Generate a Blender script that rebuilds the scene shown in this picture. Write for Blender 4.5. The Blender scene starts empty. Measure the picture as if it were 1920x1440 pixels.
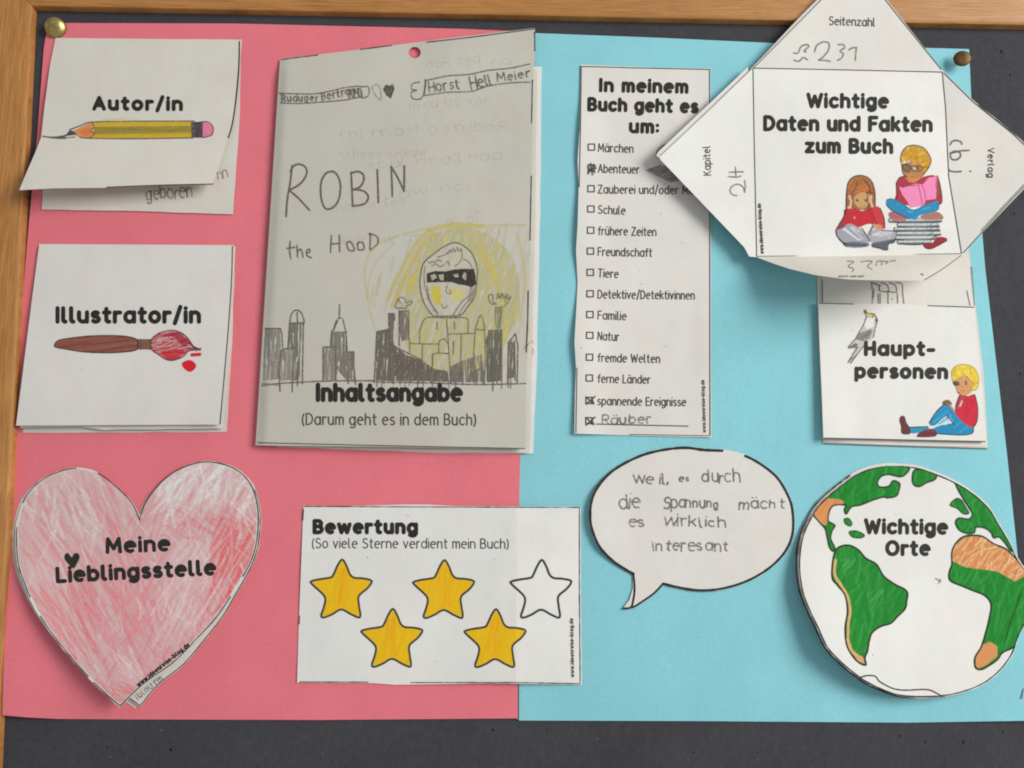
import bpy, math
import numpy as np
from mathutils import Matrix, Vector
from mathutils.geometry import delaunay_2d_cdt

# ------------------------------------------------------------------ camera
# Board plane in millimetres: x right, y up, h out of the board (towards the viewer).
F = 1600.0
RX, RY, RZ = math.radians(-8.29), math.radians(1.94), math.radians(-0.67)
CAM = np.array([271.4, 119.0, 510.1])
Rx = np.array([[1, 0, 0], [0, math.cos(RX), -math.sin(RX)], [0, math.sin(RX), math.cos(RX)]])
Ry = np.array([[math.cos(RY), 0, math.sin(RY)], [0, 1, 0], [-math.sin(RY), 0, math.cos(RY)]])
Rz = np.array([[math.cos(RZ), -math.sin(RZ), 0], [math.sin(RZ), math.cos(RZ), 0], [0, 0, 1]])
R = Rz @ Ry @ Rx
Z0 = 1.25                                    # the lower edge of the sheets hangs 1.25 m above the floor


def W(x, y, h):
    """board millimetres -> world metres (the board is the plane Y = 0, facing -Y)"""
    x, y, h = np.broadcast_arrays(np.asarray(x, float), np.asarray(y, float), np.asarray(h, float))
    return np.stack([(x - 297) / 1000, -h / 1000, y / 1000 + Z0], -1)


def mm(px, py, h=0.0):
    """point at height h over the board that the photograph shows at (px, py)"""
    px, py, h = np.broadcast_arrays(np.asarray(px, float), np.asarray(py, float), np.asarray(h, float))
    d = np.stack([(px - 960) / F, (720 - py) / F, -np.ones(px.shape)], -1) @ R
    t = (CAM[2] - h) / -d[..., 2]
    return CAM[0] + d[..., 0] * t, CAM[1] + d[..., 1] * t, h


def at(px, py, h=0.0):
    return W(*mm(px, py, h))


scene = bpy.context.scene
col = scene.collection
cam_data = bpy.data.cameras.new('camera')
cam = bpy.data.objects.new('camera', cam_data)
col.objects.link(cam)
cam_data.sensor_fit = 'HORIZONTAL'
cam_data.sensor_width = 36
cam_data.lens = 36 * F / 1920
cam_data.clip_start, cam_data.clip_end = 0.01, 50
B = np.array([[1, 0, 0], [0, 0, -1], [0, 1, 0]])          # board axes -> world axes
M = B @ R.T
mw = Matrix([list(M[i]) + [0] for i in range(3)] + [[0, 0, 0, 1]])
mw.translation = Vector(W(*CAM))
cam.matrix_world = mw
scene.camera = cam

# ------------------------------------------------------------------ light: daylight from a window up on the right, grey room
world = bpy.data.worlds.new('World')
scene.world = world
world.use_nodes = True
wn = world.node_tree
bg = wn.nodes['Background']
bg.inputs['Color'].default_value = (0.93, 0.96, 1.0, 1)
bg.inputs['Strength'].default_value = 0.385


def area(name, pos, target, sx, sy, watts, color):
    ld = bpy.data.lights.new(name, 'AREA')
    ld.shape = 'RECTANGLE'
    ld.size, ld.size_y = sx, sy
    ld.energy = watts
    ld.color = color
    o = bpy.data.objects.new(name, ld)
    col.objects.link(o)
    o.location = pos
    o.rotation_euler = (Vector(target) - Vector(pos)).to_track_quat('-Z', 'Y').to_euler()
    return o


area('window_light', (1.75, -1.55, 2.05), (0.1, 0, 1.45), 1.1, 1.25, 53, (1.0, 0.985, 0.95))

vs = scene.view_settings
vs.view_transform = 'Standard'
vs.look = 'None'
vs.exposure = 0
vs.gamma = 1
scene.cycles.filter_width = 1.9
scene.cycles.transparent_max_bounces = 24
scene.cycles.max_bounces = 6

# ------------------------------------------------------------------ colour and materials
GAIN = 1.22


def lin(c):
    c = c / 255.0
    return c / 12.92 if c <= 0.04045 else ((c + 0.055) / 1.055) ** 2.4


def A(r, g, b):
    """albedo of something that shows as sRGB (r, g, b) under this room's light"""
    return tuple(min(0.88, lin(v) * GAIN) for v in (r, g, b))


def new_mat(name):
    m = bpy.data.materials.new(name)
    m.use_nodes = True
    nt = m.node_tree
    return m, nt, nt.nodes['Principled BSDF'], nt.nodes['Material Output']


def noise(nt, scale, detail=4, rough=0.55, mapping=None, rot=0):
    tc = nt.nodes.new('ShaderNodeTexCoord')
    mp = nt.nodes.new('ShaderNodeMapping')
    if mapping:
        mp.inputs['Scale'].default_value = mapping
    mp.inputs['Rotation'].default_value = (0, rot, 0)
    n = nt.nodes.new('ShaderNodeTexNoise')
    n.inputs['Scale'].default_value = scale
    n.inputs['Detail'].default_value = detail
    n.inputs['Roughness'].default_value = rough
    nt.links.new(tc.outputs['Object'], mp.inputs['Vector'])
    nt.links.new(mp.outputs['Vector'], n.inputs['Vector'])
    return n.outputs['Fac']


def ramp(nt, fac, stops):
    r = nt.nodes.new('ShaderNodeValToRGB')
    els = r.color_ramp.elements
    while len(els) < len(stops):
        els.new(0.5)
    for e, (p, c) in zip(els, stops):
        e.position = p
        e.color = (*c, 1)
    nt.links.new(fac, r.inputs['Fac'])
    return r.outputs['Color']


def mixc(nt, a, b, fac, mode='MULTIPLY'):
    m = nt.nodes.new('ShaderNodeMix')
    m.data_type = 'RGBA'
    m.blend_type = mode
    if isinstance(fac, (int, float)):
        m.inputs[0].default_value = fac
    else:
        nt.links.new(fac, m.inputs[0])
    for v, s in ((a, m.inputs[6]), (b, m.inputs[7])):
        if isinstance(v, tuple):
            s.default_value = (*v, 1)
        else:
            nt.links.new(v, s)
    return m.outputs[2]


def sc(c, k):
    return tuple(v * k for v in c)


def bump(nt, bsdf, h, strength, dist):
    b = nt.nodes.new('ShaderNodeBump')
    b.inputs['Strength'].default_value = strength
    b.inputs['Distance'].default_value = dist
    nt.links.new(h, b.inputs['Height'])
    nt.links.new(b.outputs['Normal'], bsdf.inputs['Normal'])


def paper(name, c, mott=0.05, rough=0.8, grain=0.03, warm=True):
    m, nt, p, _ = new_mat(name)
    n1 = noise(nt, 22, 3, 0.5)
    c1 = ramp(nt, n1, [(0.3, sc(c, 1 - mott)), (0.7, sc(c, 1 + mott * .6))])
    n2 = noise(nt, 900, 3, 0.6)
    c2 = ramp(nt, n2, [(0.35, (1 - grain,) * 3), (0.65, (1, 1, 1))])
    out = mixc(nt, c1, c2, 1.0)
    if warm:       # faint warm and cool drift in the sheet
        n3 = noise(nt, 38, 2, 0.5, rot=0.6)
        c3 = ramp(nt, n3, [(0.35, (1.0, 0.972, 0.955)), (0.62, (0.975, 1.0, 0.985))])
        out = mixc(nt, out, c3, 1.0)
    nt.links.new(out, p.inputs['Base Color'])
    p.inputs['Roughness'].default_value = rough
    p.inputs['Specular IOR Level'].default_value = 0.25
    n4 = noise(nt, 45, 3, 0.5)
    bump(nt, p, n4, 0.5, 0.0012)
    return m


MAT = {}
MAT['white'] = paper('copy_paper', A(208, 204, 199))
MAT['white_bright'] = paper('fresh_copy_paper', A(214, 212, 208))
MAT['white_warm'] = paper('creamy_copy_paper', A(203, 198, 189))
MAT['grey'] = paper('recycled_paper', A(184, 180, 170), 0.035)
MAT['pink'] = paper('pink_card', A(218, 114, 124), 0.05, 0.75, 0.09, False)
MAT['blue'] = paper('light_blue_card', A(131, 193, 202), 0.05, 0.75, 0.09, False)


def ink(name, c, rough=0.6):
    m, nt, p, _ = new_mat(name)
    n = noise(nt, 700, 2)
    nt.links.new(ramp(nt, n, [(0.3, sc(c, 0.75)), (0.7, sc(c, 1.35))]), p.inputs['Base Color'])
    p.inputs['Roughness'].default_value = rough
    p.inputs['Specular IOR Level'].default_value = 0.2
    return m


MAT['ink'] = ink('black_print', A(40, 39, 36))
MAT['ink_grey'] = ink('thin_black_print', A(72, 71, 67))

m, nt, p, out = new_mat('coloured_pencil')
ca = nt.nodes.new('ShaderNodeVertexColor')
ca.layer_name = 'paint'
n = noise(nt, 1100, 2)
g = ramp(nt, n, [(0.3, (0.93,) * 3), (0.7, (1.03,) * 3)])
nt.links.new(mixc(nt, ca.outputs['Color'], g, 1.0), p.inputs['Base Color'])
p.inputs['Roughness'].default_value = 0.75
p.inputs['Specular IOR Level'].default_value = 0.2
tr = nt.nodes.new('ShaderNodeBsdfTransparent')
mx = nt.nodes.new('ShaderNodeMixShader')
nt.links.new(ca.outputs['Alpha'], mx.inputs[0])
nt.links.new(tr.outputs[0], mx.inputs[1])
nt.links.new(p.outputs[0], mx.inputs[2])
nt.links.new(mx.outputs[0], out.inputs['Surface'])
MAT['paint'] = m

# dark grey felt
m, nt, p, _ = new_mat('dark_grey_felt')
n1 = noise(nt, 420, 5, 0.7, (1, 1, 0.7))
n2 = noise(nt, 14, 3)
c1 = ramp(nt, n1, [(0.3, A(58, 58, 61)), (0.5, A(62, 62, 66)), (0.72, A(68, 68, 72))])
c2 = ramp(nt, n2, [(0.3, (0.86, 0.86, 0.88)), (0.7, (1.08, 1.06, 1.04))])
nt.links.new(mixc(nt, c1, c2, 1.0), p.inputs['Base Color'])
p.inputs['Roughness'].default_value = 0.95
p.inputs['Specular IOR Level'].default_value = 0.15
bump(nt, p, n1, 0.25, 0.0004)
MAT['felt'] = m


def wood(name, along_x):
    m, nt, p, _ = new_mat(name)
    s1 = (5, 1, 110) if along_x else (110, 1, 5)
    s2 = (1.2, 1, 14) if along_x else (14, 1, 1.2)
    n1 = noise(nt, 7, 8, 0.75, s1)
    n2 = noise(nt, 7, 4, 0.6, s2)
    n3 = noise(nt, 60, 3, 0.6, (1, 1, 12) if along_x else (12, 1, 1))
    c1 = ramp(nt, n1, [(0.34, A(142, 95, 46)), (0.5, A(166, 114, 58)), (0.66, A(182, 131, 74))])
    c2 = ramp(nt, n2, [(0.3, (0.88, 0.84, 0.78)), (0.7, (1.04, 1.04, 1.05))])
    c3 = ramp(nt, n3, [(0.26, (0.72, 0.66, 0.58)), (0.36, (1, 1, 1))])
    nt.links.new(mixc(nt, mixc(nt, c1, c2, 1.0), c3, 1.0), p.inputs['Base Color'])
    p.inputs['Roughness'].default_value = 0.5
    bump(nt, p, n1, 0.1, 0.0002)
    return m


MAT['wood_x'] = wood('beech_grain_across', True)
MAT['wood_z'] = wood('beech_grain_up', False)


def brass(name, c, rough):
    m, nt, p, _ = new_mat(name)
    n = noise(nt, 260, 4)
    nt.links.new(ramp(nt, n, [(0.3, sc(c, 0.6)), (0.7, sc(c, 1.2))]), p.inputs['Base Color'])
    p.inputs['Metallic'].default_value = 0.9
    p.inputs['Roughness'].default_value = rough
    bump(nt, p, n, 0.25, 0.0004)
    return m


MAT['brass'] = brass('brass', (0.5, 0.39, 0.14), 0.34)
MAT['brass_dark'] = brass('tarnished_brass', (0.2, 0.125, 0.05), 0.6)
MAT['steel'] = brass('pin_steel', (0.5, 0.5, 0.5), 0.3)
m, nt, p, _ = new_mat('wall_paint')
nt.links.new(ramp(nt, noise(nt, 40, 5), [(0.3, (0.56, 0.55, 0.52)), (0.7, (0.62, 0.61, 0.58))]), p.inputs['Base Color'])
p.inputs['Roughness'].default_value = 0.9
MAT['wall'] = m


# ------------------------------------------------------------------ object helpers
def thing(name, label, cat, loc, group=None):
    o = bpy.data.objects.new(name, None)
    o.empty_display_size = 0.01
    col.objects.link(o)
    o.location = loc
    o['label'], o['category'] = label, cat
    if group:
        o['group'] = group
    return o


def root_loc(o):
    while o.parent:
        o = o.parent
    return np.array(o.location)


def mesh_obj(name, verts, faces, mats, parent=None, label=None, sharp=None, mat_idx=None, paint=None, loc=None):
    verts = np.asarray(verts, float)
    base = root_loc(parent) if parent is not None else (np.array(loc) if loc is not None else np.zeros(3))
    me = bpy.data.meshes.new(name)
    v = (verts - base).astype(np.float32)
    if isinstance(faces, np.ndarray):
        k = faces.shape[1]
        me.vertices.add(len(v))
        me.vertices.foreach_set('co', v.ravel())
        me.loops.add(faces.size)
        me.loops.foreach_set('vertex_index', faces.astype(np.int32).ravel())
        me.polygons.add(len(faces))
        me.polygons.foreach_set('loop_start', np.arange(0, faces.size, k, dtype=np.int32))
        me.update(calc_edges=True)
    else:
        me.from_pydata(v.tolist(), [], faces)
        me.update()
    for mt in (mats if isinstance(mats, (list, tuple)) else [mats]):
        me.materials.append(mt)
    if mat_idx is not None:
        me.polygons.foreach_set('material_index', mat_idx)
    if paint is not None:
        ca = me.color_attributes.new('paint', 'FLOAT_COLOR', 'POINT')
        ca.data.foreach_set('color', paint.astype(np.float32).ravel())
    if sharp is not None:
        me.polygons.foreach_set('use_smooth', [True] * len(me.polygons))
        me.set_sharp_from_angle(angle=math.radians(sharp))
    me.validate()
    o = bpy.data.objects.new(name, me)
    col.objects.link(o)
    if parent is not None:
        o.parent = parent
    elif loc is not None:
        o.location = loc
    if label:
        o['label'] = label
    return o


def inside(px, py, poly):
    c = np.zeros(np.shape(px), bool)
    n = len(poly)
    for i in range(n):
        x1, y1 = poly[i]
        x2, y2 = poly[(i + 1) % n]
        if y1 == y2:
            continue
        k = ((y1 > py) != (y2 > py)) & (px < (x2 - x1) * (py - y1) / (y2 - y1) + x1)
        c ^= k
    return c


def spline(pts, closed=False, n=8):
    P = np.array(pts, float)
    m = len(P)
    if m < 3:
        return P
    out = []
    idx = range(m if closed else m - 1)
    for i in idx:
        if closed:
            a, b, c, d = P[(i - 1) % m], P[i], P[(i + 1) % m], P[(i + 2) % m]
        else:
            a, b, c, d = P[max(i - 1, 0)], P[i], P[i + 1], P[min(i + 2, m - 1)]
        for t in np.linspace(0, 1, n, endpoint=False):
            out.append(0.5 * ((2 * b) + (c - a) * t + (2 * a - 5 * b + 4 * c - d) * t ** 2 + (3 * b - a - 3 * c + d) * t ** 3))
    if not closed:
        out.append(P[-1])
    return np.array(out)


def densify(pts, step, closed=True):
    P = np.array(pts, float)
    out = []
    n = len(P)
    for i in range(n if closed else n - 1):
        a, b = P[i], P[(i + 1) % n]
        k = max(1, int(np.hypot(*(b - a)) / step))
        for j in range(k):
            out.append(a + (b - a) * j / k)
    if not closed:
        out.append(P[-1])
    return np.array(out)


def crop(ox, oy, s, pts):
    return [(ox + x / s, oy + y / s) for x, y in pts]


rng = np.random.default_rng(7)


def rough_edge(pts, amp=0.8, step=14, closed=True, seed=0):
    r = np.random.default_rng(seed)
    P = densify(pts, step, closed)
    return P + r.normal(0, amp * 0.5, P.shape)


def sheet(name, outline, hf, mat, parent, step=11, creases=(), holes=(), t=0.22, label=None, sharp=7, extra=()):
    """a piece of paper: outline where the photo shows it, hf(px, py) its height over the board in mm"""
    out = densify(outline, step)
    verts = [tuple(p) for p in out]
    edges = [(i, (i + 1) % len(out)) for i in range(len(out))]
    for h in holes:
        k = len(verts)
        verts += [tuple(p) for p in h]
        edges += [(k + i, k + (i + 1) % len(h)) for i in range(len(h))]
    for cr in creases:
        P = densify(cr, step, False)
        k = len(verts)
        verts += [tuple(p) for p in P]
        edges += [(k + i, k + i + 1) for i in range(len(P) - 1)]
    x0, y0 = out.min(0)
    x1, y1 = out.max(0)
    gx, gy = np.meshgrid(np.arange(x0 + step / 2, x1, step), np.arange(y0 + step / 2, y1, step))
    gx = gx + (np.arange(gx.shape[0])[:, None] % 2) * step / 2
    gx, gy = gx.ravel(), gy.ravel()
    keep = inside(gx, gy, out)
    # keep grid points a little away from the constraints
    con = np.array(verts)
    gx, gy = gx[keep], gy[keep]
    if len(gx):
        d = np.full(len(gx), 1e9)
        for cx, cy in con:
            d = np.minimum(d, (gx - cx) ** 2 + (gy - cy) ** 2)
        k2 = d > (0.35 * step) ** 2
        gx, gy = gx[k2], gy[k2]
    verts += list(zip(gx.tolist(), gy.tolist()))
    r = delaunay_2d_cdt([Vector((float(a), float(b))) for a, b in verts], edges, [], 0, 1e-4)
    V = np.array([tuple(v) for v in r[0]])
    T = np.array([list(f) for f in r[2] if len(f) == 3])
    cen = V[T].mean(1)
    k = inside(cen[:, 0], cen[:, 1], out)
    for h in holes:
        k &= ~inside(cen[:, 0], cen[:, 1], h)
    T = T[k]
    used = np.unique(T)
    mp = np.full(len(V), -1)
    mp[used] = np.arange(len(used))
    V, T = V[used], mp[T]
    a, b, c = V[T[:, 0]], V[T[:, 1]], V[T[:, 2]]
    ar = (b[:, 0] - a[:, 0]) * (c[:, 1] - a[:, 1]) - (b[:, 1] - a[:, 1]) * (c[:, 0] - a[:, 0])
    T[ar > 0] = T[ar > 0][:, ::-1]           # image y runs down: clockwise there faces the viewer
    h = hf(V[:, 0], V[:, 1])
    top = at(V[:, 0], V[:, 1], h)
    x, y, _ = mm(V[:, 0], V[:, 1], h)
    bot = W(x, y, h - t)
    ed = {}
    for f in T:
        for i in range(3):
            e = (int(f[i]), int(f[(i + 1) % 3]))
            ed[e] = ed.get(e, 0) + 1
    n = len(V)
    faces = [tuple(int(i) for i in f) for f in T] + [tuple(int(i) + n for i in f[::-1]) for f in T]
    for (i, j) in ed:
        if (j, i) not in ed:
            faces.append((j, i, i + n, j + n))
    o = mesh_obj(name, np.vstack([top, bot]), faces, mat, parent, label, sharp=sharp)
    return o


class Strokes:
    """collects printed strokes lying on a sheet; one mesh"""
    def __init__(self, hf, eps=0.16):
        self.v, self.f, self.hf, self.eps, self.n, self.k, self.parts, self.deep = [], [], hf, eps, 0, 0, [], False

    def stroke(self, pts, w, jitter=0.0):
        P = np.array(pts, float)
        if not self.deep:
            self.parts.append((len(self.v), len(self.f)))
        if len(P) > 2:                       # a sharp corner starts a new pen stroke
            d = np.diff(P, axis=0)
            d /= np.maximum(np.hypot(d[:, 0], d[:, 1]), 1e-9)[:, None]
            cut = [i + 1 for i in range(len(d) - 1) if d[i] @ d[i + 1] < .6]
            if cut:
                self.deep = True
                for a, b in zip([0] + cut, cut + [len(P) - 1]):
                    self.stroke(P[a:b + 1], w, jitter)
                self.deep = False
                return
        if len(P) > 1 and np.hypot(*np.diff(P, axis=0).T).max() > 14:
            P = densify(P, 9, False)
        keep = [0]
        for i in range(1, len(P)):
            if np.hypot(*(P[i] - P[keep[-1]])) > 0.05:
                keep.append(i)
        P = P[keep]
        lift = self.eps + (self.k % 9) * 0.012
        self.k += 1
        r = w / 2
        if len(P) == 1:
            a = np.linspace(0, 2 * np.pi, 11)[:-1]
            ring = P[0] + r * np.c_[np.cos(a), np.sin(a)]
            self._poly(ring, lift)
            return
        d = np.diff(P, axis=0)
        d /= np.hypot(d[:, 0], d[:, 1])[:, None]
        T = np.vstack([d[:1], d[:-1] + d[1:], d[-1:]])
        L = np.hypot(T[:, 0], T[:, 1])[:, None]
        L[L < 1e-6] = 1
        T = T / L
        N = np.c_[-T[:, 1], T[:, 0]]
        # mitre factor
        cosv = np.ones(len(P))
        for i in range(1, len(P) - 1):
            nd = np.array([-d[i, 1], d[i, 0]])
            cosv[i] = max(0.6, abs(N[i] @ nd))
        wv = r / cosv
        if jitter:
            wv = wv * (1 + rng.normal(0, jitter, len(P)))
        Lf = P + N * wv[:, None]
        Rt = P - N * wv[:, None]

        def cap(p, t, first):
            a0 = math.atan2(t[1], t[0]) + (math.pi / 2)
            aa = np.linspace(a0, a0 + math.pi, 7)[1:-1] if first else np.linspace(a0, a0 - math.pi, 7)[1:-1]
            return p + r * np.c_[np.cos(aa), np.sin(aa)]
        c0 = cap(P[0], d[0], True)
        c1 = cap(P[-1], d[-1], False)
        k = self.n
        pts2 = np.vstack([Lf, Rt, c0, c1])
        m = len(P)
        h = self.hf(pts2[:, 0], pts2[:, 1]) + lift
        h[:2 * m] += np.tile(np.arange(m) * 0.0008, 2)
        self.v.append(at(pts2[:, 0], pts2[:, 1], h))
        for i in range(m - 1):
            self.f.append((k + i, k + i + 1, k + m + i + 1, k + m + i))
        self.f.append([k] + [k + 2 * m + i for i in range(len(c0))] + [k + m])
        q = k + 2 * m + len(c0)
        self.f.append(([k + m - 1] + [q + i for i in range(len(c1))] + [k + 2 * m - 1])[::-1])
        self.n += len(pts2)

    def _poly(self, ring, lift):
        k = self.n
        self.v.append(at(ring[:, 0], ring[:, 1], self.hf(ring[:, 0], ring[:, 1]) + lift))
        self.f.append([k + i for i in range(len(ring))][::-1])
        self.n += len(ring)

    def text(self, s, x0, y0, x1, y1, cap, w, **kw):
        for pl, ww in layout(s, x0, y0, x1, y1, cap, w, **kw):
            self.stroke(pl, ww)
        return self

    def build(self, name, parent, mat='ink', label=None):
        if name in ('cut_line', 'fold_line', 'outline') and len(self.parts) > 1:
            ends = self.parts[1:] + [(len(self.v), len(self.f))]
            off = 0
            for (v0, f0), (v1, f1) in zip(self.parts, ends):
                V = np.vstack(self.v[v0:v1])
                mesh_obj(name, V, [tuple(i - off for i in f) for f in self.f[f0:f1]], MAT[mat], parent, label)
                off += len(V)
            return
        return mesh_obj(name, np.vstack(self.v), [tuple(f) for f in self.f], MAT[mat], parent, label)


# ------------------------------------------------------------------ a round single-storey stroke alphabet
def arc(cx, cy, rx, ry, a0, a1, n=12):
    a = np.radians(np.linspace(a0, a1, n))
    return [(cx + rx * math.cos(t), cy + ry * math.sin(t)) for t in a]


BOWL = arc(.29, .35, .29, .35, 0, 360, 20)
ARCH = [(0, .42)] + arc(.26, .42, .26, .28, 180, 0, 9) + [(.52, 0)]
G = {
    'a': ([BOWL, [(.58, .70), (.58, 0)]], .58), 'b': ([[(0, 1), (0, 0)], BOWL], .58),
    'c': ([arc(.29, .35, .29, .35, 48, 312, 14)], .5), 'd': ([BOWL, [(.58, 1), (.58, 0)]], .58),
    'e': ([[(.02, .40), (.56, .40)] + arc(.29, .35, .29, .35, 10, 296, 16)], .56),
    'f': ([arc(.34, .80, .17, .20, 75, 180, 6) + [(.17, 0)], [(0, .66), (.38, .66)]], .36),
    'g': ([BOWL, [(.58, .70), (.58, -.05)] + arc(.31, -.05, .27, .24, 0, -140, 8)], .58),
    'h': ([[(0, 1), (0, 0)], ARCH], .52), 'i': ([[(0, .70), (0, 0)], [(0, 1.0)]], .0),
    'j': ([[(.1, .70), (.1, -.1)] + arc(-.06, -.1, .16, .16, 0, -110, 5), [(.1, 1.0)]], .1),
    'k': ([[(0, 1), (0, 0)], [(.46, .68), (.04, .32)], [(.17, .44), (.48, 0)]], .48),
    'l': ([[(0, 1), (0, .16)] + arc(.15, .16, .15, .16, 180, 270, 5)], .17),
    'm': ([[(0, .70), (0, 0)], [(0, .44)] + arc(.2, .44, .2, .26, 180, 0, 8) + [(.4, 0)],
           [(.4, .44)] + arc(.6, .44, .2, .26, 180, 0, 8) + [(.8, 0)]], .8),
    'n': ([[(0, .70), (0, 0)], ARCH], .52), 'o': ([BOWL], .58),
    'p': ([[(0, .70), (0, -.28)], BOWL], .58), 'q': ([BOWL, [(.58, .7), (.58, -.28)]], .58),
    'r': ([[(0, .70), (0, 0)], [(0, .40)] + arc(.26, .40, .26, .29, 180, 70, 6)], .33),
    's': ([arc(.22, .53, .19, .17, 40, 230, 8) + arc(.22, .18, .21, .18, 70, -140, 9)], .42),
    't': ([[(.15, .95), (.15, .16)] + arc(.3, .16, .15, .16, 180, 285, 5), [(0, .68), (.36, .68)]], .36),
    'u': ([[(0, .70), (0, .28)] + arc(.26, .28, .26, .28, 180, 360, 9) + [(.52, .70)], [(.52, .70), (.52, 0)]], .52),
    'v': ([[(0, .70), (.26, 0), (.52, .70)]], .52), 'w': ([[(0, .70), (.2, 0), (.42, .66), (.64, 0), (.84, .70)]], .84),
    'x': ([[(0, .7), (.48, 0)], [(.48, .7), (0, 0)]], .48), 'y': ([[(0, .7), (.26, .05)], [(.52, .7), (.14, -.28)]], .52),
    'z': ([[(0, .68), (.48, .68), (0, .02), (.5, .02)]], .5),
    'A': ([[(0, 0), (.35, 1), (.70, 0)], [(.13, .32), (.57, .32)]], .70),
    'B': ([[(0, 0), (0, 1), (.25, 1)] + arc(.28, .76, .24, .24, 80, -80, 8) + [(.05, .52)],
           [(.25, .52)] + arc(.30, .26, .28, .26, 80, -80, 8) + [(0, 0)]], .58),
    'D': ([[(0, 0), (0, 1), (.2, 1)] + arc(.2, .5, .46, .5, 88, -88, 14) + [(0, 0)]], .66),
    'E': ([[(.5, 1), (0, 1), (0, 0), (.5, 0)], [(0, .52), (.42, .52)]], .5),
    'F': ([[(.5, 1), (0, 1), (0, 0)], [(0, .52), (.42, .52)]], .48),
    'H': ([[(0, 0), (0, 1)], [(.6, 0), (.6, 1)], [(0, .5), (.6, .5)]], .6),
    'I': ([[(0, 0), (0, 1)]], .02), 'K': ([[(0, 0), (0, 1)], [(.55, 1), (.04, .45)], [(.2, .6), (.58, 0)]], .58),
    'L': ([[(0, 1), (0, 0), (.48, 0)]], .48), 'M': ([[(0, 0), (.06, 1), (.4, .25), (.74, 1), (.8, 0)]], .8),
    'N': ([[(0, 0), (0, 1), (.6, 0), (.6, 1)]], .6), 'O': ([arc(.4, .5, .4, .5, 90, 450, 24)], .8),
    'R': ([[(0, 0), (0, 1), (.25, 1)] + arc(.28, .74, .26, .26, 80, -80, 8) + [(.05, .48)], [(.25, .48), (.56, 0)]], .56),
    'S': ([arc(.29, .76, .25, .24, 35, 235, 9) + arc(.29, .25, .29, .26, 75, -145, 10)], .58),
    'T': ([[(0, 1), (.64, 1)], [(.32, 1), (.32, 0)]], .64), 'U': ([[(0, 1), (0, .3)] + arc(.3, .3, .3, .3, 180, 360, 9) + [(.6, 1)]], .6),
    'V': ([[(0, 1), (.33, 0), (.66, 1)]], .66), 'W': ([[(0, 1), (.26, 0), (.5, .85), (.76, 0), (1.0, 1)]], 1.0),
    'Z': ([[(0, 1), (.58, 1), (0, 0), (.6, 0)]], .6),
    '/': ([[(0, -.12), (.36, 1.1)]], .36), '(': ([arc(.3, .42, .3, .62, 120, 240, 9)], .14),
    ')': ([arc(-.16, .42, .3, .62, 60, -60, 9)], .14), ':': ([[(0, .60)], [(0, .12)]], .0),
    '-': ([[(0, .36), (.34, .36)]], .34), '.': ([[(0, 0)]], .0), ',': ([[(.06, .06), (0, -.16)]], .05),
}
G['\u00e4'] = (G['a'][0] + [[(.16, .98)], [(.42, .98)]], .58)
G['\u00fc'] = (G['u'][0] + [[(.12, .98)], [(.40, .98)]], .52)


def layout(s, x0, y0, x1, y1, cap, w, gap=0.2, space=0.38, slant=0.0, jit=0.0, seed=1, hvar=0.0):
    """strokes of s on the photo line (x0,y0)-(x1,y1); the text is stretched to fill it"""
    r = np.random.default_rng(seed)
    cap_c = cap - w
    g = gap * (.5 if w > 6 else .8) + w / cap_c
    if w > 6:
        w = w * 1.09
    x = 0.0
    raw = []
    for ch in s:
        if ch == ' ':
            x += space + w / cap_c * .5
            continue
        pls, adv = G[ch]
        dx, dy = r.normal(0, jit, 2)
        k = 1 + r.normal(0, hvar)
        rot = r.normal(0, jit * 1.5)
        for pl in pls:
            q = []
            for a, b in pl:
                a2 = a * k + r.normal(0, jit * .35)
                b2 = b * k + r.normal(0, jit * .35)
                q.append((x + a2 + dx + b2 * (slant + rot), b2 + dy))
            raw.append(q)
        x += adv + g
    total = x - g
    A0, A1 = np.array([x0, y0], float), np.array([x1, y1], float)
    D = A1 - A0
    L = np.hypot(*D)
    u = D / L
    up = np.array([u[1], -u[0]])
    kx = (L - w) / total
    base = A0 + u * w / 2 + up * w / 2
    out = []
    for q in raw:
        q = np.array(q)
        out.append((base + np.outer(q[:, 0] * kx, u) + np.outer(q[:, 1] * cap_c, up), w))
    return out


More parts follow.
